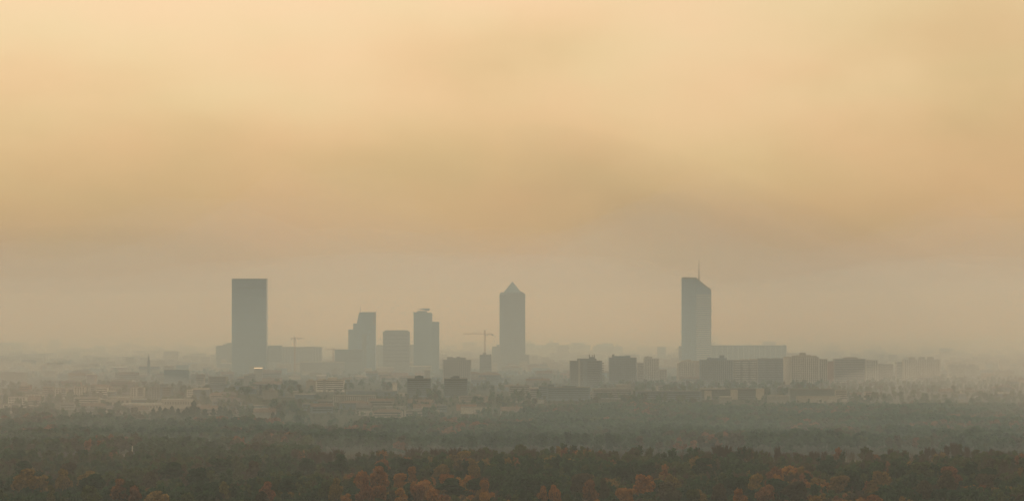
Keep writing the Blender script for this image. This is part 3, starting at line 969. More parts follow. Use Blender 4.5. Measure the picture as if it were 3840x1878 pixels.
def tower_crane(label, px, Y, y_jib, x_tip, x_counter, y_apex, ybase):
    t_ = thing('tower_crane', label, 'crane', (X(px, Y), Y, 0), 0, 'tower cranes')
    lx = lambda q: X(q, Y) - X(px, Y)
    zj = Z(y_jib, Y)
    bars(t_, 'mast', 'crane', lattice(0, zj, 2.4, bay=3.2), .34)
    bars(t_, 'apex', 'crane', [((-1, 0, zj), (0, 0, Z(y_apex, Y))), ((1, 0, zj), (0, 0, Z(y_apex, Y)))], .6)
    bars(t_, 'jib', 'crane', lattice(0, lx(x_tip), 1.5, 'x', (0, 0, zj), 3.0), .2)
    bars(t_, 'counter_jib', 'crane', lattice(0, lx(x_counter), 1.7, 'x', (0, 0, zj - .5), 3.0), .26)
    cw = lx(x_counter)
    box(t_, 'counterweight', 'grey', min(cw, cw * .8), max(cw, cw * .8), -1.2, 1.2, zj - 3.2, zj - .9)
    box(t_, 'cab', 'white', .4, 2.6, -2.6, -.8, zj - 3.6, zj - .9)
    top = (0, 0, Z(y_apex, Y))
    bars(t_, 'tie_bar', 'crane', [(top, (lx(x_tip) * .6, 0, zj + .7)), (top, (cw * .9, 0, zj + .3))], .16)


tower_crane('tall hammerhead tower crane between ring-crowned tower and pointed tower', 1818, 5150, 1251, 1736, 1850, 1236, 1345)
tower_crane('short crane with stubby counterweight just right of the broad slab tower', 1105, 5400, 1268, 1142, 1092, 1262, 1310)
tower_crane('tiny faint crane with low arm left of the stepped tower', 1250, 5500, 1309, 1218, 1258, 1304, 1330)


# lamp posts / masts
for px, yt, yb, lab in ((990, 1504, 1549, 'tall floodlight mast before the pale box building below the slab tower'),
                        (1437, 1506, 1560, 'tall floodlight mast right of the colonnaded hall'),
                        (1730, 1504, 1545, 'tall floodlight mast below the broad grid tower'),
                        (1646, 1520, 1556, 'thin floodlight mast below the ring-crowned tower')):
    Y = Yb(yb)
    t_ = thing('floodlight_mast', lab, 'mast', (X(px, Y), Y, 0), 0, 'floodlight masts')
    lathe(t_, 'pole', 'steel', [(.35, 0), (.22, Z(yt, Y))], 0, 0, 8)
    box(t_, 'lamp_head', 'steel', -1.3, 1.3, -.3, .3, Z(yt, Y), Z(yt, Y) + .7)

# far hilltop church towers at the right edge
Y = 9900
for k_, (px, yt) in enumerate(((3752, 1263), (3666, 1318))):
    t_ = thing('hilltop_church', ('faint many-turreted church on the far ridge near the right edge', 'faint small spire low on the far ridge, right of three-hut slab')[k_], 'church', (X(px, Y), Y, 6 - 4 * k_))
    zt = Z(yt, Y) - (6 - 4 * k_)
    box(t_, 'nave', 'grey', -12 + 4 * k_, 12 - 4 * k_, 0, 20, 0, zt * .55)
    for s in (-1, 1) if k_ == 0 else (0,):
        tt = box(t_, 'tower', 'grey', s * 9 - 3, s * 9 + 3, -1, 5, 0, zt * .85)
        lathe(t_, 'turret', 'slateroof', [(3.2, zt * .85), (.3, zt * (1.12 if s else 1.2))], s * 9, 2, 8)


# ------------------------------------------------------------------ random town filling between the measured buildings
COLUMNS = [(70, 'at the left edge'), (230, 'well left of the spire'), (400, 'left of the church spire'), (557, 'under the church spire'), (700, 'right of the church spire'),
           (820, 'left of the slab tower'), (934, 'under the slab tower'), (1080, 'under the stubby crane'), (1230, 'left of the stepped tower'), (1357, 'under the stepped tower'),
           (1485, 'under the square tower'), (1590, 'under the ring-crowned tower'), (1710, 'under the broad grid tower'), (1818, 'under the tall crane'), (1921, 'under the pointed tower'),
           (2050, 'right of the pointed tower'), (2197, 'under the balcony tower'), (2335, 'under the chimney block'), (2470, 'left of the spired tower'), (2610, 'under the spired tower'),
           (2740, 'right of the spired tower'), (2880, 'under the long flat block'), (3015, 'under the stepped-roof slab'), (3180, 'under the brownish slab'), (3320, 'left of the three-hut slab'),
           (3457, 'under the three-hut slab'), (3615, 'right of the three-hut slab'), (3770, 'at the right edge')]
ORD = ['first', 'second', 'third', 'fourth', 'fifth', 'sixth', 'seventh', 'eighth', 'ninth', 'tenth', 'eleventh', 'twelfth', 'thirteenth', 'fourteenth', 'fifteenth', 'sixteenth', 'seventeenth', 'eighteenth']


def column(px):
    return min(COLUMNS, key=lambda c: abs(c[0] - px))[1]


class Labeller:
    """collects (object, base text, photo column) and numbers those whose words would be alike from left to right"""

    def __init__(self):
        self.rows = {}

    def add(self, o_, text, px):
        self.rows.setdefault(text, []).append((px, o_))

    def finish(self):
        for text, v in self.rows.items():
            v.sort(key=lambda q: q[0])
            for i, (px, o_) in enumerate(v):
                if len(v) == 1:
                    o_['label'] = text
                elif len(v) == 2:
                    o_['label'] = text + (', left one', ', right one')[i]
                elif len(v) == 3:
                    o_['label'] = text + (', left one', ', middle one', ', right one')[i]
                else:
                    o_['label'] = text + ', %s from left' % ORD[min(i, len(ORD) - 1)]


lab_houses = Labeller()
taken = []      # photo boxes of measured low buildings that the filling should not cover


def row_of(yb):
    return ('in the faintest far rooftops' if yb < 1385 else 'in the far hazy rooftops' if yb < 1415 else 'in the middle rooftops' if yb < 1445 else
            'in the nearer rooftops' if yb < 1485 else 'behind the wood edge')


WCOL = {'beige': 'beige', 'grey': 'grey', 'white': 'white', 'pink': 'pinkish', 'ochre': 'ochre', 'brick': 'brown', 'slate': 'dark'}


def low_house(px, yb, wm, hm, seed):
    r = random.Random(seed)
    Y = Yb(yb)
    wl = r.choice(['beige', 'grey', 'grey', 'grey', 'pink', 'ochre', 'brick', 'slate', 'slate', 'slate'])
    kind = r.choice(['gable', 'flat', 'flat', 'hip', 'mono'])
    name = {'gable': 'town_house', 'hip': 'town_house', 'flat': 'low_block', 'mono': 'workshop'}[kind]
    rz = r.uniform(-.2, .2)
    t_ = thing(name, '', {'town_house': 'house', 'low_block': 'building', 'workshop': 'workshop'}[name], (X(px, Y), Y, 0), rz, 'low rooftops of the hazy town')
    dp = r.uniform(10, 18)
    w = wm / 2
    box(t_, 'wall', wl, -w, w, 0, dp, 0, hm)
    if kind == 'flat':
        box(t_, 'roof', r.choice(['gravel', 'slateroof', 'slateroof']), -w - .2, w + .2, -.2, dp + .2, hm, hm + .6)
        if r.random() < .55:
            q = r.uniform(-w * .6, w * .3)
            box(t_, 'roof_hut', wl, q, q + r.uniform(3, 6), 3, 8, hm + .6, hm + r.uniform(2.2, 3.8))
        rt = 'flat-roofed'
    elif kind == 'mono':
        side_prism(t_, 'roof', r.choice(['slateroof', 'gravel', 'slateroof', 'whiteroof']), [(-.4, hm + .02), (dp + .4, hm + .02), (dp * .7, hm + r.uniform(1.0, 2.5))], -w - .3, w + .3)
        rt = 'low-pitched'
    elif kind == 'gable':
        rm = r.choice(['tile', 'tile', 'slateroof'])
        side_prism(t_, 'roof', rm, [(-.6, hm + .02), (dp + .6, hm + .02), (dp / 2, hm + dp * .3)], -w - .4, w + .4)
        rt = 'red-roofed' if rm == 'tile' else 'slate-roofed'
        box(t_, 'chimney', 'brick', w * .4, w * .4 + 1.1, dp * .3, dp * .3 + 1, hm + dp * .1, hm + dp * .3 + 1.4)
    else:
        rm = r.choice(['tile', 'tile', 'slateroof'])
        v = [(-w - .5, -.5, hm + .02), (w + .5, -.5, hm + .02), (w + .5, dp + .5, hm + .02), (-w - .5, dp + .5, hm + .02), (-w * .5, dp / 2, hm + dp * .26), (w * .5, dp / 2, hm + dp * .26)]
        link('roof', mesh_from('roof', v, [(0, 1, 5, 4), (1, 2, 5), (2, 3, 4, 5), (3, 0, 4), (3, 2, 1, 0)], M[rm]), t_)
        rt = 'red hip-roofed' if rm == 'tile' else 'slate hip-roofed'
    if Y < 5000 and r.random() < .75:
        nf = int((hm - 1) / 3)
        for i in range(nf):
            box(t_, 'window_band', 'glass', -w * .9, w * .9, -.06, 0, hm - 2.5 - 3 * i, hm - 1.0 - 3 * i)
    sz = 'tall ' if hm > 13 else 'small ' if wm < 18 else ''
    lab_houses.add(t_, '%s%s %s %s %s, %s' % (sz, WCOL[wl], rt, {'town_house': 'house', 'low_block': 'block', 'workshop': 'workshop'}[name], row_of(yb), column(px)), px)
    return t_


hs = random.Random(21)
placed = []
tries = 0
n_house = 0
while n_house < 300 and tries < 9000:
    tries += 1
    yb = 1372 + (1572 - 1372) * hs.random() ** 1.05
    px = hs.uniform(-40, 3880)
    Y = Yb(yb)
    wm = hs.uniform(13, 42)
    hm = hs.choice([6, 7, 8, 9, 10, 12, 14, 16]) + hs.random()
    wp = wm / (P * Y) / 2
    if yb > 1450 and hs.random() < .4:
        continue
    if yb > 1503 and (px > 1960 or hs.random() < .35 or yb > 1585 - 0):
        continue
    if 2090 < px < 3720 and 1440 < yb < 1505:
        if hs.random() < .75:
            continue
        hm = min(hm, 7)
    if 1500 < px < 1790 and 1440 < yb < 1500:
        continue
    if 1180 < px < 1500 and 1440 < yb < 1520:
        continue
    if 560 < px < 730 and 1460 < yb < 1540 and hm > 6:
        continue
    if 2090 < px < 3720 and hm > 11:
        hm = 10
    if yb > 1500:
        hm = min(hm, 8)
    if any(abs(px - q[0]) < (wp + q[2]) * .9 and abs(Y - q[1]) < 26 for q in placed):
        continue
    placed.append((px, Y, wp))
    low_house(px, yb, wm, hm, tries)
    n_house += 1
lab_houses.finish()

# the rest of the town beyond: one mass of far roofs
vs, fs = [], []
fr = random.Random(5)
for i in range(2600):
    Y = fr.uniform(5600, 12500)
    x = fr.uniform(-.215, .215) * Y
    w, dp, hh = fr.uniform(10, 40), fr.uniform(10, 20), fr.choice([8, 10, 12, 14, 18, 22])
    if fr.random() < .04:
        hh *= fr.uniform(1.4, 2.2)
    k = len(vs)
    vs += [(x + sx * w / 2, Y + sy * dp / 2, z) for z in (0, hh) for sy in (-1, 1) for sx in (-1, 1)]
    fs += [(k + a, k + b_, k + c, k + d) for a, b_, c, d in ((4, 5, 7, 6), (0, 1, 5, 4), (2, 6, 7, 3), (0, 4, 6, 2), (1, 3, 7, 5))]
M['fartown'] = wall_mat('far town walls and roofs', (0.26, 0.23, 0.19), var=0.35, scale=0.02)
o = link('distant_town', mesh_from('distant_town', vs, fs, M['fartown']))
o['kind'] = 'stuff'
o['label'] = 'faint mass of far roofs dissolving in the haze under the skyline'


# ------------------------------------------------------------------ trees
def rot_frames(nrm, rg):
    """two tangent vectors for each normal"""
    a = rg.normal(size=nrm.shape)
    u = np.cross(nrm, a)
    u /= np.linalg.norm(u, axis=1, keepdims=True) + 1e-9
    return u, np.cross(nrm, u)


def crown_points(rg, R, H, lobes, n):
    """leaf positions and outward normals on an uneven crown: lobes scattered in an ellipsoid R wide, H tall, base at z=0"""
    cs, rs = [], []
    for i in range(lobes):
        a = rg.uniform(0, 2 * math.pi)
        zz = rg.uniform(.22, .86)
        rad = R * (1 - abs(zz - .42) * 1.15) * math.sqrt(rg.uniform(.05, 1)) * .62
        cs.append((rad * math.cos(a), rad * math.sin(a), zz * H))
        rs.append(R * rg.uniform(.34, .58) * (1 - .35 * max(0, zz - .5)))
    cs, rs = np.array(cs), np.array(rs)
    k_ = rg.choice(lobes, size=n, p=rs ** 2 / (rs ** 2).sum())
    d = rg.normal(size=(n, 3))
    d[:, 2] += .25
    d /= np.linalg.norm(d, axis=1, keepdims=True)
    pos = cs[k_] + d * (rs[k_] * rg.uniform(.72, 1.06, n))[:, None] * np.array([1, 1, .85])
    return pos, d, cs, rs


def quads(pos, nrm, size, rg, squash=1.0):
    u, w = rot_frames(nrm, rg)
    s = (size * rg.uniform(.6, 1.3, len(pos)))[:, None]
    u = u * s
    w = w * s * squash
    v = np.stack([pos - u - w, pos + u - w, pos + u + w, pos - u + w], axis=1).reshape(-1, 3)
    return v


def core(rg, cs, rs, s=.72):
    """low dark lump inside every lobe so that the crown is not see-through"""
    base = np.array([(1, 0, 0), (-1, 0, 0), (0, 1, 0), (0, -1, 0), (0, 0, 1), (0, 0, -1)], float)
    tri = [(0, 2, 4), (2, 1, 4), (1, 3, 4), (3, 0, 4), (2, 0, 5), (1, 2, 5), (3, 1, 5), (0, 3, 5)]
    v, f = [], []
    for c, r in zip(cs, rs):
        k_ = len(v)
        v += list(c + base * r * s * rg.uniform(.85, 1.1, (6, 1)))
        f += [tuple(k_ + q for q in t_) for t_ in tri]
    return v, f


def leaf_crown(seed, R, H, lobes, n, size, name):
    rg = np.random.default_rng(seed)
    pos, d, cs, rs = crown_points(rg, R, H, lobes, n)
    nrm = d + rg.normal(size=d.shape) * .75
    nrm /= np.linalg.norm(nrm, axis=1, keepdims=True)
    qv = quads(pos, nrm, size, rg)
    cv, cf = core(rg, cs, rs)
    k_ = len(cv)
    v = np.concatenate([np.array(cv), qv])
    f = cf + [(k_ + 4 * i, k_ + 4 * i + 1, k_ + 4 * i + 2, k_ + 4 * i + 3) for i in range(n)]
    return mesh_from(name, v, f, M['leaf'])


def tube(v, f, a, b_, ra, rb, seg=5):
    a, b_ = Vector(a), Vector(b_)
    d = (b_ - a).normalized()
    u = d.orthogonal().normalized()
    w = d.cross(u)
    k_ = len(v)
    for q, r in ((a, ra), (b_, rb)):
        for i in range(seg):
            an = 2 * math.pi * i / seg
            v.append(tuple(q + u * r * math.cos(an) + w * r * math.sin(an)))
    for i in range(seg):
        j = (i + 1) % seg
        f.append((k_ + i, k_ + j, k_ + seg + j, k_ + seg + i))


def trunk_mesh(seed, H, R):
    r = random.Random(seed)
    v, f = [], []
    p0 = Vector((0, 0, -.3))
    p1 = Vector((r.uniform(-.3, .3), r.uniform(-.3, .3), H * .38))
    tube(v, f, p0, p1, .42, .3, 7)
    for i in range(5):
        a = 2 * math.pi * (i + r.random() * .6) / 5
        e = p1 + Vector((math.cos(a) * R * .55, math.sin(a) * R * .55, H * r.uniform(.22, .4)))
        tube(v, f, p1, e, .22, .08, 5)
    tube(v, f, p1, p1 + Vector((0, 0, H * .4)), .25, .08, 5)
    return mesh_from('trunk', v, f, M['bark'])


def bare_mesh(seed, R, H, n1, n2, up=.8, w=.1):
    """leafless crown: limbs, branches and a haze of fine upright twigs"""
    r = random.Random(seed)
    v, f = [], []
    base = Vector((0, 0, H * .25))
    for i in range(n1):
        a = 2 * math.pi * (i + r.random()) / n1
        e = Vector((math.cos(a) * R * r.uniform(.3, .75), math.sin(a) * R * r.uniform(.3, .75), H * r.uniform(.6, .85)))
        tube(v, f, base, e, .2, .1, 4)
        for j in range(n2):
            s = base.lerp(e, r.uniform(.35, 1.0))
            dr = Vector((math.cos(a) + r.uniform(-.9, .9), math.sin(a) + r.uniform(-.9, .9), up + r.uniform(.4, 1.4))).normalized()
            q = s + dr * H * r.uniform(.12, .28)
            tube(v, f, s, q, w, w * .5, 3)
            for k_ in range(5):
                d2 = (dr + Vector((r.uniform(-.6, .6), r.uniform(-.6, .6), r.uniform(0, .6)))).normalized()
                s2 = s.lerp(q, r.uniform(.3, 1))
                tube(v, f, s2, s2 + d2 * H * r.uniform(.06, .14), w * .55, w * .3, 3)
    return mesh_from('branches', v, f, M['bark'])


def conifer_mesh(seed, R, H, n):
    rg = np.random.default_rng(seed)
    zz = rg.uniform(.12, 1, n) ** .9
    a_ = rg.uniform(0, 2 * math.pi, n)
    tier = (.72 + .28 * np.sin(zz * 30)) * (1 + .3 * np.sin(a_ * 3 + zz * 9))
    a = a_
    rad = R * (1 - zz) ** .6 * tier * np.sqrt(rg.uniform(.15, 1, n))
    pos = np.stack([rad * np.cos(a), rad * np.sin(a), zz * H], axis=1)
    nrm = np.stack([np.cos(a) * .5, np.sin(a) * .5, np.ones(n)], axis=1) + rg.normal(size=(n, 3)) * .35
    nrm /= np.linalg.norm(nrm, axis=1, keepdims=True)
    v = quads(pos, nrm, .55, rg)
    return mesh_from('crown', v, [(4 * i, 4 * i + 1, 4 * i + 2, 4 * i + 3) for i in range(n)], M['leaf'])


# prototypes: crown meshes are about 1/1 metre sized for R=4.6, H=9 and scaled per tree
LEAFY = [leaf_crown(100 + i, 4.6, 9.0 + (i % 3), 9 + i % 4, 1500, .34, 'crown') for i in range(8)]
TALL = [leaf_crown(140 + i, 3.6, 11.5, 10, 1400, .32, 'crown') for i in range(4)]
TRUNKS = [trunk_mesh(200 + i, 12.0, 4.0) for i in range(4)]
BARE = [bare_mesh(300 + i, 4.6, 14.0, 10, 14, w=.16) for i in range(4)]
POPLAR = [bare_mesh(320 + i, 2.2, 18.0, 9, 20, up=2.4, w=.17) for i in range(3)]
CONIF = [conifer_mesh(340 + i, 5.2 + i, 16.0, 1900) for i in range(3)]

TINTS = {
    'rust orange': (0.235, 0.115, 0.038), 'orange': (0.29, 0.152, 0.045), 'red-brown': (0.17, 0.082, 0.043), 'brown': (0.066, 0.062, 0.040), 'golden': (0.17, 0.125, 0.045),
    'olive': (0.057, 0.084, 0.036), 'green': (0.034, 0.079, 0.041), 'dark green': (0.022, 0.056, 0.035), 'yellow-green': (0.115, 0.12, 0.048),
}


def add_tree(name, px, Y, top, tint, r, group, text, labeller, kind, R=None):
    """kind leafy / tall / bare / poplar / conifer; top = tree height in metres"""
    t_ = thing(name, '', 'tree', (X(px, Y), Y, 0), r.uniform(0, 6.28), group)
    if kind in ('leafy', 'tall'):
        me = r.choice(LEAFY if kind == 'leafy' else TALL)
        hc = 10.0 if kind == 'leafy' else 11.5
        s = top / (hc * 1.22)
        cr = link('crown', me, t_)
        w_ = R / (4.9 if kind == 'leafy' else 3.8) if R else s
        cr.scale = (w_ * r.uniform(.92, 1.12), w_ * r.uniform(.92, 1.12), s)
        cr.location = (0, 0, top - hc * s)
        c = TINTS[tint]
        q = r.uniform(.82, 1.18)
        cr.color = (c[0] * q * r.uniform(.9, 1.1), c[1] * q, c[2] * q * r.uniform(.85, 1.1), 1)
        tk = link('trunk', r.choice(TRUNKS), t_)
        tk.scale = (s, s, top / 13.0)
    elif kind == 'conifer':
        s = top / 16.0
        cr = link('crown', r.choice(CONIF), t_)
        cr.scale = (s, s, s)
        c = TINTS[tint]
        cr.color = (*c, 1)
        tk = link('trunk', r.choice(TRUNKS), t_)
        tk.scale = (s * .7, s * .7, top / 14.0)
    else:
        me = r.choice(BARE if kind == 'bare' else POPLAR)
        s = top / (15.5 if kind == 'bare' else 20.0)
        cr = link('branches', me, t_)
        cr.scale = (s * r.uniform(.9, 1.2), s * r.uniform(.9, 1.2), s)
        tk = link('trunk', r.choice(TRUNKS), t_)
        tk.scale = (s * .8, s * .8, s * 1.0)
    labeller.add(t_, text, px)
    return t_


lab_trees = Labeller()


def vnoise(x, y, seed=0):
    """smooth value noise"""
    def hsh(i, j):
        return random.Random(i * 73856093 ^ j * 19349663 ^ seed * 83492791).random()
    i, j = math.floor(x), math.floor(y)
    fx, fy = x - i, y - j
    fx, fy = fx * fx * (3 - 2 * fx), fy * fy * (3 - 2 * fy)
    return (hsh(i, j) * (1 - fx) + hsh(i + 1, j) * fx) * (1 - fy) + (hsh(i, j + 1) * (1 - fx) + hsh(i + 1, j + 1) * fx) * fy


def near_edge(px):
    """distance at which the near wood ends (the river bank)"""
    if px < 1150:
        return 2050 + 0.0 * px
    return 2120 + 30 * math.sin(px / 260.0)


RANKS = [(1580, 'front rank'), (1680, 'second rank'), (1790, 'third rank'), (1910, 'fourth rank'), (2030, 'fifth rank'), (9999, 'river rank')]


def rank(Y):
    for i, (d, nme) in enumerate(RANKS):
        if Y < d:
            return nme


tr = random.Random(77)
cand = []
# emergent trees measured from the photograph: px, ytop, width px, tint, kind
HEROES = [(1621, 1826, 56, 'orange', 'tall'), (1722, 1779, 56, 'orange', 'leafy'), (1817, 1795, 58, 'rust orange', 'leafy'), (1817, 1840, 56, 'orange', 'leafy'), (1505, 1826, 60, 'orange', 'tall'),
          (2033, 1816, 44, 'rust orange', 'tall'), (2080, 1806, 52, 'rust orange', 'leafy'), (2213, 1790, 62, 'red-brown', 'leafy'), (2260, 1800, 50, 'brown', 'leafy'), (2415, 1773, 96, 'rust orange', 'leafy'),
          (2350, 1812, 80, 'rust orange', 'leafy'), (2874, 1791, 84, 'red-brown', 'leafy'), (2775, 1822, 60, 'rust orange', 'leafy'), (2620, 1810, 60, 'golden', 'leafy'), (2520, 1800, 60, 'brown', 'leafy'),
          (1425, 1755, 80, 'rust orange', 'leafy'), (1350, 1760, 70, 'rust orange', 'leafy'), (1420, 1803, 60, 'rust orange', 'leafy'), (1545, 1745, 50, 'rust orange', 'leafy'), (1600, 1792, 70, 'orange', 'leafy'),
          (1680, 1762, 60, 'rust orange', 'leafy'), (1660, 1730, 80, 'golden', 'leafy'), (1740, 1686, 70, 'golden', 'leafy'), (1770, 1728, 60, 'golden', 'leafy'), (1435, 1716, 70, 'red-brown', 'leafy'),
          (1260, 1800, 60, 'golden', 'leafy'), (1225, 1795, 60, 'olive', 'leafy'), (1000, 1800, 60, 'red-brown', 'tall'), (840, 1800, 48, 'yellow-green', 'tall'), (980, 1835, 70, 'brown', 'leafy'), (455, 1802, 80, 'red-brown', 'leafy'),
          (510, 1815, 60, 'red-brown', 'leafy'), (340, 1812, 90, 'olive', 'leafy'), (190, 1815, 42, 'yellow-green', 'tall'), (600, 1828, 110, 'golden', 'leafy'), (330, 1755, 90, 'golden', 'leafy'), (240, 1752, 70, 'golden', 'leafy'),
          (100, 1765, 120, 'golden', 'leafy'), (700, 1840, 80, 'olive', 'leafy'), (1715, 1860, 50, 'orange', 'leafy'), (1905, 1868, 44, 'orange', 'leafy'), (2235, 1862, 44, 'orange', 'tall'), (2600, 1830, 80, 'olive', 'leafy'),
          (3150, 1775, 90, 'golden', 'leafy'), (3300, 1760, 90, 'golden', 'leafy'), (3270, 1842, 100, 'red-brown', 'leafy'), (3560, 1745, 90, 'red-brown', 'leafy'), (3460, 1790, 80, 'brown', 'leafy'), (3700, 1760, 80, 'brown', 'leafy'),
          (2700, 1800, 70, 'brown', 'leafy'), (3060, 1868, 110, 'golden', 'leafy'), (3180, 1870, 90, 'golden', 'leafy'), (1960, 1835, 50, 'dark green', 'leafy'), (2130, 1840, 50, 'olive', 'leafy'), (2520, 1755, 70, 'golden', 'leafy'),
          (2830, 1770, 70, 'golden', 'leafy'), (3395, 1835, 60, 'golden', 'leafy'), (1560, 1800, 60, 'red-brown', 'leafy'), (1500, 1770, 70, 'rust orange', 'leafy'), (1370, 1800, 50, 'red-brown', 'leafy')]
hero_xy = []
er = random.Random(41)
for k_ in range(34):
    px_ = 40 + 3760 * (k_ + er.random()) / 34
    HEROES.append((px_, er.uniform(1700, 1800), er.uniform(70, 120), er.choice(['dark green', 'green', 'olive', 'dark green', 'brown']), er.choice(['leafy', 'leafy', 'tall'])))
for px, yt, wp, tint, kind in HEROES:
    top = tr.uniform(17.5, 20)
    Y = (HC - top) / ((yt - HY) * P)
    want = wp * P * Y                         # crown width in metres
    t_ = add_tree('autumn_tree' if tint in ('orange', 'rust orange', 'red-brown', 'golden', 'brown') else 'green_tree', px, Y, top, tint, tr, 'trees of the near wood',
                  '%s %s tree topping the %s, %s' % (tint, {'leafy': 'round', 'tall': 'tall'}[kind], rank(Y), column(px)), lab_trees, kind)
    cr = [c for c in t_.children if c.name.startswith('crown')][0]
    base_w = 9.6 if kind == 'leafy' else 7.6
    s = want / base_w * 1.12
    cr.scale = (s, s, cr.scale[2])
    hero_xy.append((X(px, Y), Y, want / 2))

# the rest of the near wood: random spots, big crowns in clumps, small ones between
cand = []
cells = {}
for k_ in range(26000):
    yy = 1488 + (2165 - 1488) * tr.random()
    xx = tr.uniform(-.2, .2) * yy
    px = 1920 + xx / (P * yy)
    if yy > near_edge(px) or not -25 < px < 3865:
        continue
    big = vnoise(xx / 48.0, yy / 70.0, 1) * .75 + vnoise(xx / 16.0, yy / 16.0, 2) * .25
    hgt = 5.0 + 13.5 * big + tr.uniform(-1.3, 1.8)
    R = max(2.0, hgt * tr.uniform(.26, .40))
    i, j = int(xx // 14), int(yy // 14)
    if any((xx - qx) ** 2 + (yy - qy) ** 2 < ((R + qr) * .72) ** 2 for di in (-1, 0, 1) for dj in (-1, 0, 1) for qx, qy, qr in cells.get((i + di, j + dj), ())):
        continue
    cells.setdefault((i, j), []).append((xx, yy, R))
    cand.append((yy, xx, px, hgt, R))
cand.sort()
counts = {'autumn_tree': 60, 'green_tree': 0, 'bare_tree': 0}
mass = []          # trees of the merged woods: x, y, height, radius, tint, kind


def pick(px, Y, r):
    """tint and kind by patches"""
    x_ = X(px, Y)
    a = vnoise(x_ / 34.0, Y / 60.0, 3) * .7 + vnoise(x_ / 11.0, Y / 14.0, 8) * .3
    b_ = vnoise(x_ / 40.0, Y / 70.0, 9)
    warm = 0.0
    if Y < 1900:
        warm = (.22 if 1290 < px < 1850 else .05 if 2000 < px < 3000 and Y < 1700 else .03) * min(1.0, (1960 - Y) / 160.0)
    if px > 2900:
        warm += .05
    if 1840 < px < 2060 or px < 1250:
        warm -= .10
    bare = .08 + (.30 if Y > 1980 else 0) + (.25 if px > 2850 and Y > 1900 else 0)
    if r.random() < bare:
        return 'brown', 'bare'
    v_ = a + warm
    if v_ > .84:
        return r.choice(['rust orange', 'rust orange', 'orange', 'red-brown', 'golden']), 'leafy'
    if v_ > .70:
        return r.choice(['red-brown', 'brown', 'golden', 'olive']), 'leafy'
    if b_ > .62:
        return r.choice(['olive', 'brown', 'olive']), 'leafy'
    if b_ > .4:
        return r.choice(['green', 'dark green', 'olive']), r.choice(['leafy', 'leafy', 'tall'])
    return r.choice(['dark green', 'dark green', 'green']), r.choice(['leafy', 'leafy', 'tall'])


for yy, xx, px, hgt, R in cand:
    near_hero = any(abs(xx - hx) < hr + 3 and 0 < hy - yy < 95 for hx, hy, hr in hero_xy)
    on_hero = any((xx - hx) ** 2 + (yy - hy) ** 2 < (hr + 2) ** 2 for hx, hy, hr in hero_xy)
    if on_hero:
        continue
    if near_hero:
        hgt = min(hgt, tr.uniform(6, 9))
    if yy > near_edge(px) - 60:
        hgt = tr.uniform(6.5, 10.5) + 8.0 * vnoise(px / 75.0, 0, 4)
    if hgt < 6:
        continue
    tint, kind = pick(px, yy, tr)
    name = 'bare_tree' if kind == 'bare' else 'autumn_tree' if tint in ('orange', 'rust orange', 'red-brown', 'golden', 'brown') else 'green_tree'
    lim = {'bare_tree': 150, 'autumn_tree': 290, 'green_tree': 290}[name]
    if counts[name] < lim and (kind != 'bare' or yy > 1700 or tr.random() < .4):
        counts[name] += 1
        szw = 'tall' if hgt > 15 else 'low' if hgt < 10 else ''
        lw = {'bare': 'leafless', 'leafy': 'round', 'tall': 'upright'}[kind]
        add_tree(name, px, yy, hgt, tint, tr, 'trees of the near wood', ('%s %s %s tree, %s, %s' % (szw, tint, lw, rank(yy), column(px))).strip(), lab_trees, kind, R)
    else:
        mass.append((xx, yy, hgt, R, tint, kind))

# leafless poplar line along the river bank on the right, and spreading bare trees at its left end
for i in range(100):
    px = 2480 + (3850 - 2480) * (i + tr.uniform(-.9, .9)) / 100
    if vnoise(px / 70.0, 3, 61) < .3:
        continue
    Y = near_edge(px) + tr.uniform(-14, 4)
    add_tree('poplar_tree', px, Y, 10.0 + 9.0 * vnoise(px / 55.0, 8, 62) + tr.uniform(-1.5, 3.0), 'brown', tr, 'leafless poplars on the river bank', 'slim leafless poplar on the river bank, %s' % column(px), lab_trees, 'poplar')
for px, top in ((1560, 17), (1640, 20), (1690, 21), (1705, 19), (1540, 16), (1230, 18), (1270, 17), (1180, 19), (1110, 16), (1830, 17), (1990, 17)):
    Y = (HC - top) / ((1668 - HY + (0 if px > 1300 else 8)) * P) - tr.uniform(0, 30)
    add_tree('bare_tree', px, Y, top, 'brown', tr, 'trees of the near wood', 'wide leafless tree rising over the bank, %s' % column(px), lab_trees, 'bare')

# dark pines before the white hall
for px, yt in ((575, 1530), (600, 1524), (620, 1528), (645, 1522), (668, 1530), (700, 1526), (727, 1503), (745, 1526), (770, 1532), (800, 1530), (825, 1522), (845, 1524), (862, 1536), (690, 1537), (715, 1530)):
    top = 17.0 if yt > 1510 else 23.0
    Y = (HC - top) / ((yt - HY) * P)
    add_tree('pine_tree', px, Y, top, 'dark green', tr, 'dark pines before the white hall', ('tallest dark pine with a pointed tip, %s' if yt < 1510 else 'dark ragged pine before the white hall, %s') % column(px), lab_trees, 'conifer')
lab_trees.finish()


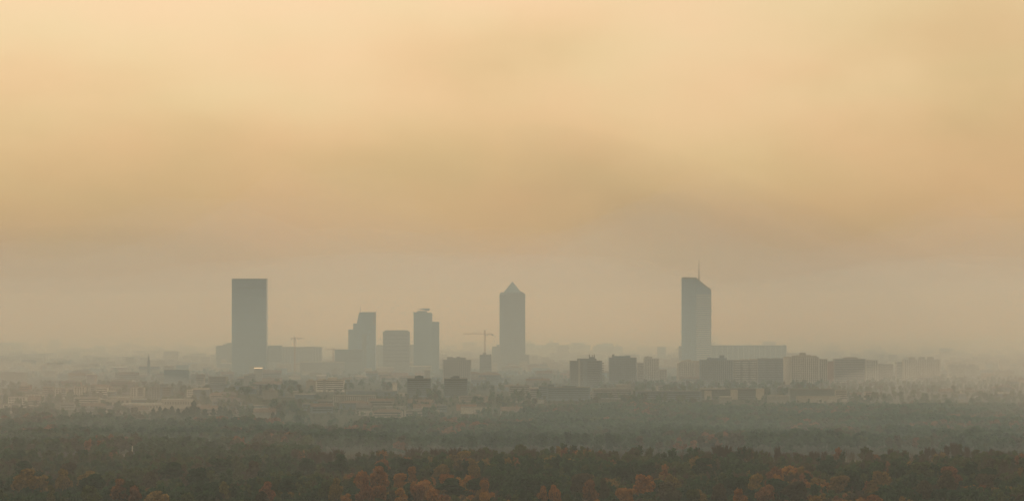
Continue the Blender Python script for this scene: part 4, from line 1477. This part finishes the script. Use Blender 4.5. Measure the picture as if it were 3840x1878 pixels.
# merged woods -------------------------------------------------------------
def mass_mesh(name, trees, n_leaf, size, seed):
    """one mesh of many whole trees: leaf faces on lobed crowns plus a stub trunk each, tinted tree by tree"""
    rg = np.random.default_rng(seed)
    V, C = [], []
    CV, CC, CF = [], [], []
    cnt = 0
    shapes = []
    for s in range(10):
        pos, d, cs, rs = crown_points(rg, 1.0, 2.1, 8, n_leaf)
        nrm = d + rg.normal(size=d.shape) * .7
        nrm /= np.linalg.norm(nrm, axis=1, keepdims=True)
        cv, cf = core(rg, cs, rs, .74)
        shapes.append((pos, nrm, np.array(cv), np.array(cf)))
    for x, y, hgt, R, tint, kind in trees:
        pos, nrm, cv, cf = shapes[rg.integers(10)]
        col = np.array(TINTS[tint]) * rg.uniform(.8, 1.2)
        hc = hgt * (.78 if kind != 'tall' else .85)
        if kind == 'bare':
            m_ = rg.random(len(pos)) < .45
            p2 = pos[m_] * np.array([R * 1.05, R * 1.05, hc / 2.0]) + np.array([x, y, hgt - hc * 1.0])
            n2 = rg.normal(size=p2.shape) * np.array([1, 1, .15])
            n2 /= np.linalg.norm(n2, axis=1, keepdims=True)
            up = np.zeros_like(p2)
            up[:, 2] = 1.0
            up += rg.normal(size=p2.shape) * .22
            sdv = np.cross(n2, up)
            sdv /= np.linalg.norm(sdv, axis=1, keepdims=True) + 1e-9
            sdv *= .09
            up *= rg.uniform(.7, 1.7, (len(p2), 1))
            v = np.stack([p2 - sdv - up, p2 + sdv - up, p2 + sdv * .4 + up, p2 - sdv * .4 + up], axis=1).reshape(-1, 3)
            col = np.array((.07, .055, .04))
            V.append(v)
            C.append(np.tile(col, (len(v), 1)))
        else:
            sc = np.array([R, R, hc / 2.0])
            p2 = pos * sc + np.array([x, y, hgt - hc])
            v = quads(p2, nrm, size * R / 4.2, rg)
            V.append(v)
            C.append(np.tile(col, (len(v), 1)))
            k_ = cnt
            CV.append(cv * sc + np.array([x, y, hgt - hc]))
            CC.append(np.tile(col * .9, (len(cv), 1)))
            CF.append(cf + k_)
            cnt += len(cv)
        # trunk stub: a three sided post
        k_ = cnt
        a = np.array([[.3, 0], [-.15, .26], [-.15, -.26]])
        tv = np.concatenate([np.column_stack([a + np.array([x, y]), np.zeros(3)]), np.column_stack([a * .6 + np.array([x, y]), np.full(3, hgt * .5)])])
        CV.append(tv)
        CC.append(np.tile(np.array((.06, .05, .04)), (6, 1)))
        CF.append(np.array([(k_, k_ + 1, k_ + 4), (k_, k_ + 4, k_ + 3), (k_ + 1, k_ + 2, k_ + 5), (k_ + 1, k_ + 5, k_ + 4), (k_ + 2, k_, k_ + 3), (k_ + 2, k_ + 3, k_ + 5)]))
        cnt += 6
    cv, cc, cf = np.concatenate(CV), np.concatenate(CC), np.concatenate(CF)
    qv, qc = np.concatenate(V), np.concatenate(C)
    nq, ntri = len(qv) // 4, len(cf)
    verts = np.concatenate([cv, qv])
    cols = np.concatenate([cc, qc])
    me = bpy.data.meshes.new(name)
    me.vertices.add(len(verts))
    me.vertices.foreach_set('co', verts.astype(np.float32).ravel())
    loops = np.concatenate([cf.ravel(), np.arange(len(cv), len(cv) + 4 * nq)]).astype(np.int32)
    me.loops.add(len(loops))
    me.loops.foreach_set('vertex_index', loops)
    st = np.concatenate([np.arange(ntri) * 3, ntri * 3 + np.arange(nq) * 4]).astype(np.int32)
    me.polygons.add(ntri + nq)
    me.polygons.foreach_set('loop_start', st)
    me.update(calc_edges=True)
    at = me.attributes.new('tint', 'FLOAT_COLOR', 'POINT')
    at.data.foreach_set('color', np.column_stack([cols, np.ones(len(cols))]).astype(np.float32).ravel())
    me.materials.append(M['leafmass'])
    me.validate()
    o_ = link(name, me)
    o_['kind'] = 'stuff'
    return o_


if mass:
    o = mass_mesh('near_woods', mass, 120, .56, 1)
    o['label'] = 'remaining crowns of the near wood merging into one mass towards the river'

far_trees = []
fr = random.Random(99)


def wood_limit(px):
    """far edge of the wood in front of the town, measured along the photograph"""
    pts = [(-100, 2700), (100, 2850), (300, 2850), (560, 2740), (900, 2760), (1100, 2720), (1300, 2700), (1500, 2790), (1700, 2860), (1900, 2830), (2000, 3150), (2200, 3250), (2600, 3260), (3000, 3220), (3400, 3290), (3960, 3300)]
    for (a, da), (b_, db) in zip(pts, pts[1:]):
        if a <= px <= b_:
            return da + (db - da) * (px - a) / (b_ - a)
    return 2800


Yc = 2060.0
while Yc < 3320:
    x = -.2 * Yc
    while x < .2 * Yc:
        xx, yy = x + fr.uniform(-5, 5), Yc + fr.uniform(-5, 5)
        x += 11.0
        px = 1920 + xx / (P * yy)
        if yy < near_edge(px) + 5 or not -30 < px < 3870 or yy > wood_limit(px) + 50 * (vnoise(px / 50.0, 1, 6) - .5):
            continue
        if px > 1180 and yy < 2300 + 40 * vnoise(px / 70.0, 4, 2):
            continue                                    # the river and its banks
        # clearings on the left: car park, boat house meadow
        if (1120 < px < 1330 and 2560 < yy < 2720) or (430 < px < 520 and 2120 < yy < 2240) or (px < 1180 and vnoise(xx / 60.0, yy / 70.0, 12) > .74):
            continue
        hgt = 10.5 + 6.0 * vnoise(xx / 70.0, yy / 90.0, 15) + fr.uniform(-1.5, 1.5)
        if px > 1180 and yy < 2330:
            hgt = fr.uniform(7, 11)
            for q in range(2):
                far_trees.append((xx + fr.uniform(-6, 6), yy + fr.uniform(-6, 6), fr.uniform(3, 5.5), fr.uniform(2, 3), 'green', 'leafy'))
        a = vnoise(px / 150.0, yy / 110.0, 5)
        if a > .66:
            tint = fr.choice(['brown', 'brown', 'olive', 'red-brown'])
        elif a > .45:
            tint = fr.choice(['olive', 'green', 'green', 'brown'])
        else:
            tint = fr.choice(['dark green', 'green', 'green'])
        far_trees.append((xx, yy, hgt, hgt * fr.uniform(.38, .52), tint, 'leafy' if fr.random() < .93 else 'bare'))
    Yc += 11.5
o = mass_mesh('far_woods', far_trees, 44, .82, 2)
o['label'] = 'hazy wood beyond the river reaching to the edge of the town'

town_trees = []
for i in range(6500):
    yb = 1385 + (1608 - 1385) * fr.random()
    px = fr.uniform(-30, 3870)
    Y = Yb(yb)
    lim = vnoise(px / 120.0, yb / 14.0, 31)
    if lim < .34 + (.14 if yb < 1450 else 0) or Y < wood_limit(px) - 60:
        continue
    hgt = fr.uniform(5, 10) if yb < 1450 else fr.uniform(7, 14)
    if 2080 < px < 3720 and 1438 < yb < 1500:
        hgt = min(hgt, 9)
    if 945 < px < 1020 and Y < 4020 or 1400 < px < 1470 and yb > 1505:
        continue
    if (1140 < px < 1530 and Y < 4150) or (2030 < px < 2230 and Y < 3800) or (2610 < px < 3190 and Y < 3790) or (520 < px < 740 and 3050 < Y < 3450) or (1660 < px < 1770 and Y < 3900) or (2130 < px < 2400 and 3800 < Y < 4520):
        hgt = min(hgt, 5.5)
    tint = fr.choice(['olive', 'green', 'green', 'dark green', 'brown', 'dark green', 'olive'])
    town_trees.append((X(px, Y), Y, hgt, hgt * .4, tint, fr.choice(['leafy', 'leafy', 'bare'])))
# belt of trees at the foot of the apartment row on the right
for i in range(420):
    px = fr.uniform(2250, 3860)
    Y = fr.uniform(3950, 4450) if px < 3500 else fr.uniform(3950, 4900)
    town_trees.append((X(px, Y), Y, fr.uniform(8, 14), fr.uniform(3, 5), fr.choice(['brown', 'green', 'olive', 'green']), 'leafy'))
o = mass_mesh('town_trees', town_trees, 34, 1.1, 3)
o['label'] = 'scattered hazy trees between the town buildings'


# ------------------------------------------------------------------ parked cars in the clearing
def car(px, Y, paint, rz, label):
    t_ = thing('parked_car', label, 'car', (X(px, Y), Y, 0), rz, 'cars parked in the clearing')
    prof = [(-2.15, .35), (2.15, .35), (2.2, .75), (1.35, .92), (-2.1, .98), (-2.2, .7)]
    prism(t_, 'body', paint, prof, -.85, .85)
    cab = prism(t_, 'cabin', paint, [(-1.9, .93), (1.0, .93), (.3, 1.45), (-1.4, 1.5)], -.72, .72)
    prism(cab, 'side_window', 'glass', [(-1.6, 1.0), (.72, 1.0), (.22, 1.38), (-1.3, 1.42)], -.735, .735)
    for sx in (-1.35, 1.3):
        for sy in (-.86, .7):
            v, f = [], []
            for q in (sy, sy + .16):
                v += [(sx + .33 * math.cos(a * math.pi / 6), q, .33 + .33 * math.sin(a * math.pi / 6)) for a in range(12)]
            f = [tuple(range(12)), tuple(range(23, 11, -1))] + [(i, 12 + i, 12 + (i + 1) % 12, (i + 1) % 12) for i in range(12)]
            link('wheel', mesh_from('wheel', v, f, M['rubber']), t_)


cr_ = random.Random(3)
PAINT = {'carwhite': 'white', 'cargrey': 'silver', 'carred': 'red', 'cardark': 'dark blue'}
lab_cars = Labeller()
for i in range(14):
    px = 1140 + i * 13.8 + cr_.uniform(-2, 2)
    pn = cr_.choice(['carwhite', 'carwhite', 'cargrey', 'cargrey', 'cardark', 'carred'])
    n0 = set(bpy.data.objects.keys())
    car(px, 2640 + cr_.uniform(-8, 8), pn, cr_.choice([0, math.pi, 1.4, -1.5]), '')
    ob = [bpy.data.objects[q] for q in bpy.data.objects.keys() if q not in n0 and q.startswith('parked_car')][0]
    lab_cars.add(ob, '%s car parked in the clearing among the trees' % PAINT[pn], px)
lab_cars.finish()


# ------------------------------------------------------------------ haze
def volume_mat(name, color, density, aniso=0.0, soot=False):
    m_, t_ = new_mat(name)
    t_.nodes.clear()
    o_ = t_.nodes.new('ShaderNodeOutputMaterial')
    v_ = t_.nodes.new('ShaderNodeVolumePrincipled')
    v_.inputs['Color'].default_value = (*color, 1)
    v_.inputs['Density'].default_value = density
    v_.inputs['Anisotropy'].default_value = aniso
    v_.inputs['Absorption Color'].default_value = (0, 0, 0, 1) if soot else (1, 1, 1, 1)
    t_.links.new(v_.outputs[0], o_.inputs['Volume'])
    return m_


HAZE = volume_mat('haze air', (0.72, 0.85, 1.0), 1.05e-4)
hb = [(x, y, z) for z in (-1.5, 252.0) for y in (-2500, 41000) for x in (-11500, 11500)]
hf = [(0, 2, 3, 1), (4, 5, 7, 6), (0, 1, 5, 4), (2, 6, 7, 3), (0, 4, 6, 2), (1, 3, 7, 5)]
o = link('haze', mesh_from('haze', hb, hf, HAZE))
o['kind'] = 'stuff'
o['label'] = 'grey-gold smoke haze lying over the whole plain'


def smoke_lens(label, cx, cy_, cz, rx, ry, rz_, density, color=(0.40, 0.66, 1.0), tilt=0.0, soot=False, wavy=0.0):
    """drifting bank of smoke: a closed lens that thins out towards its rim"""
    bm = bmesh.new()
    bmesh.ops.create_icosphere(bm, subdivisions=5 if wavy else 4, radius=1.0)
    r_ = random.Random(int(cx) + int(cy_))
    ph = [r_.uniform(0, 6) for _ in range(4)]
    for v_ in bm.verts:
        k_ = 1 + .06 * math.sin(3 * v_.co.x + ph[0]) + .06 * math.sin(4 * v_.co.y + ph[1]) + .05 * math.sin(5 * v_.co.z + ph[2])
        if wavy:
            gx, gy = v_.co.x * rx, v_.co.y * ry
            k_ = 1.0
            v_.co.z *= 1 + wavy * (2.4 * vnoise(gx / 420.0 + cx, gy / 1500.0, 51) + 1.2 * vnoise(gx / 170.0, gy / 700.0, 52) - 1.8)
        q_ = Vector((v_.co.x * rx * k_, v_.co.y * ry * k_, v_.co.z * rz_ * k_))
        ct, st = math.cos(RAD(tilt)), math.sin(RAD(tilt))
        v_.co = Vector((cx + q_.x * ct - q_.z * st, cy_ + q_.y, cz + q_.x * st + q_.z * ct))
    me = bpy.data.meshes.new('smoke')
    bm.to_mesh(me)
    bm.free()
    me.materials.append(volume_mat('drifting smoke', color, density, aniso=0.0 if soot else 0.06, soot=soot))
    o_ = link('smoke', me)
    o_['kind'] = 'stuff'
    o_['label'] = label


smoke_lens('tall upper layer of the smoke lying over the town', 0, 7300, 0, 3600, 3700, 380, 1.5e-4, wavy=.34)
smoke_lens('lower layer of the smoke lying over the town', 150, 7100, 0, 3600, 3200, 240, 3.5e-4, wavy=.22)
smoke_lens('thin mist in the wood behind the river', 100, 2750, 0, 1700, 480, 50, 1.8e-4, (0.5, 0.76, 1.0))
for k_, (cy2, ry_, rz_, dn) in enumerate(((2345, 200, 15, 2.3e-4), (2360, 250, 26, 2.1e-4), (2390, 310, 40, 1.7e-4), (2440, 380, 58, 1.1e-4))):
    smoke_lens('%s veil of the mist over the river' % ('lowest', 'second', 'third', 'highest')[k_], 500 - 30 * k_, cy2, 0, 800 + 90 * k_, ry_, rz_, dn, (0.52, 0.77, 1.0), wavy=.25)
smoke_lens('smoke over the far plain behind the town', 0, 20500, 0, 11000, 13500, 260, 1.6e-4, (0.6, 0.8, 1.0))
smoke_lens('broad smoke thickening towards the right edge', 1300, 3200, 0, 880, 1500, 130, 3.6e-4, (0.80, 0.86, 1.0))
smoke_lens('broad smoke thickening towards the left edge', -980, 2850, 0, 720, 1300, 80, 2.6e-4, (0.85, 0.88, 1.0))
smoke_lens('thin haze over the left half of the near wood', -420, 2000, 0, 400, 380, 30, 2.2e-4, (0.8, 0.88, 1.0))
# sooty plume trailing down to the right behind the spired tower
smoke_lens('dark smoke plume sloping down behind the spired tower', 660, 6700, 230, 560, 560, 100, 1.2e-4, (0.42, 0.40, 0.40), tilt=-22, soot=True)
smoke_lens('thin outer veil of the dark plume behind the spired tower', 720, 6750, 225, 760, 650, 180, 1.4e-4, (0.42, 0.40, 0.40), tilt=-22, soot=True)
smoke_lens('brown smoke veil low in the sky at the left edge', -1180, 6800, 150, 620, 600, 190, 2.2e-4, (0.44, 0.38, 0.32), soot=True)
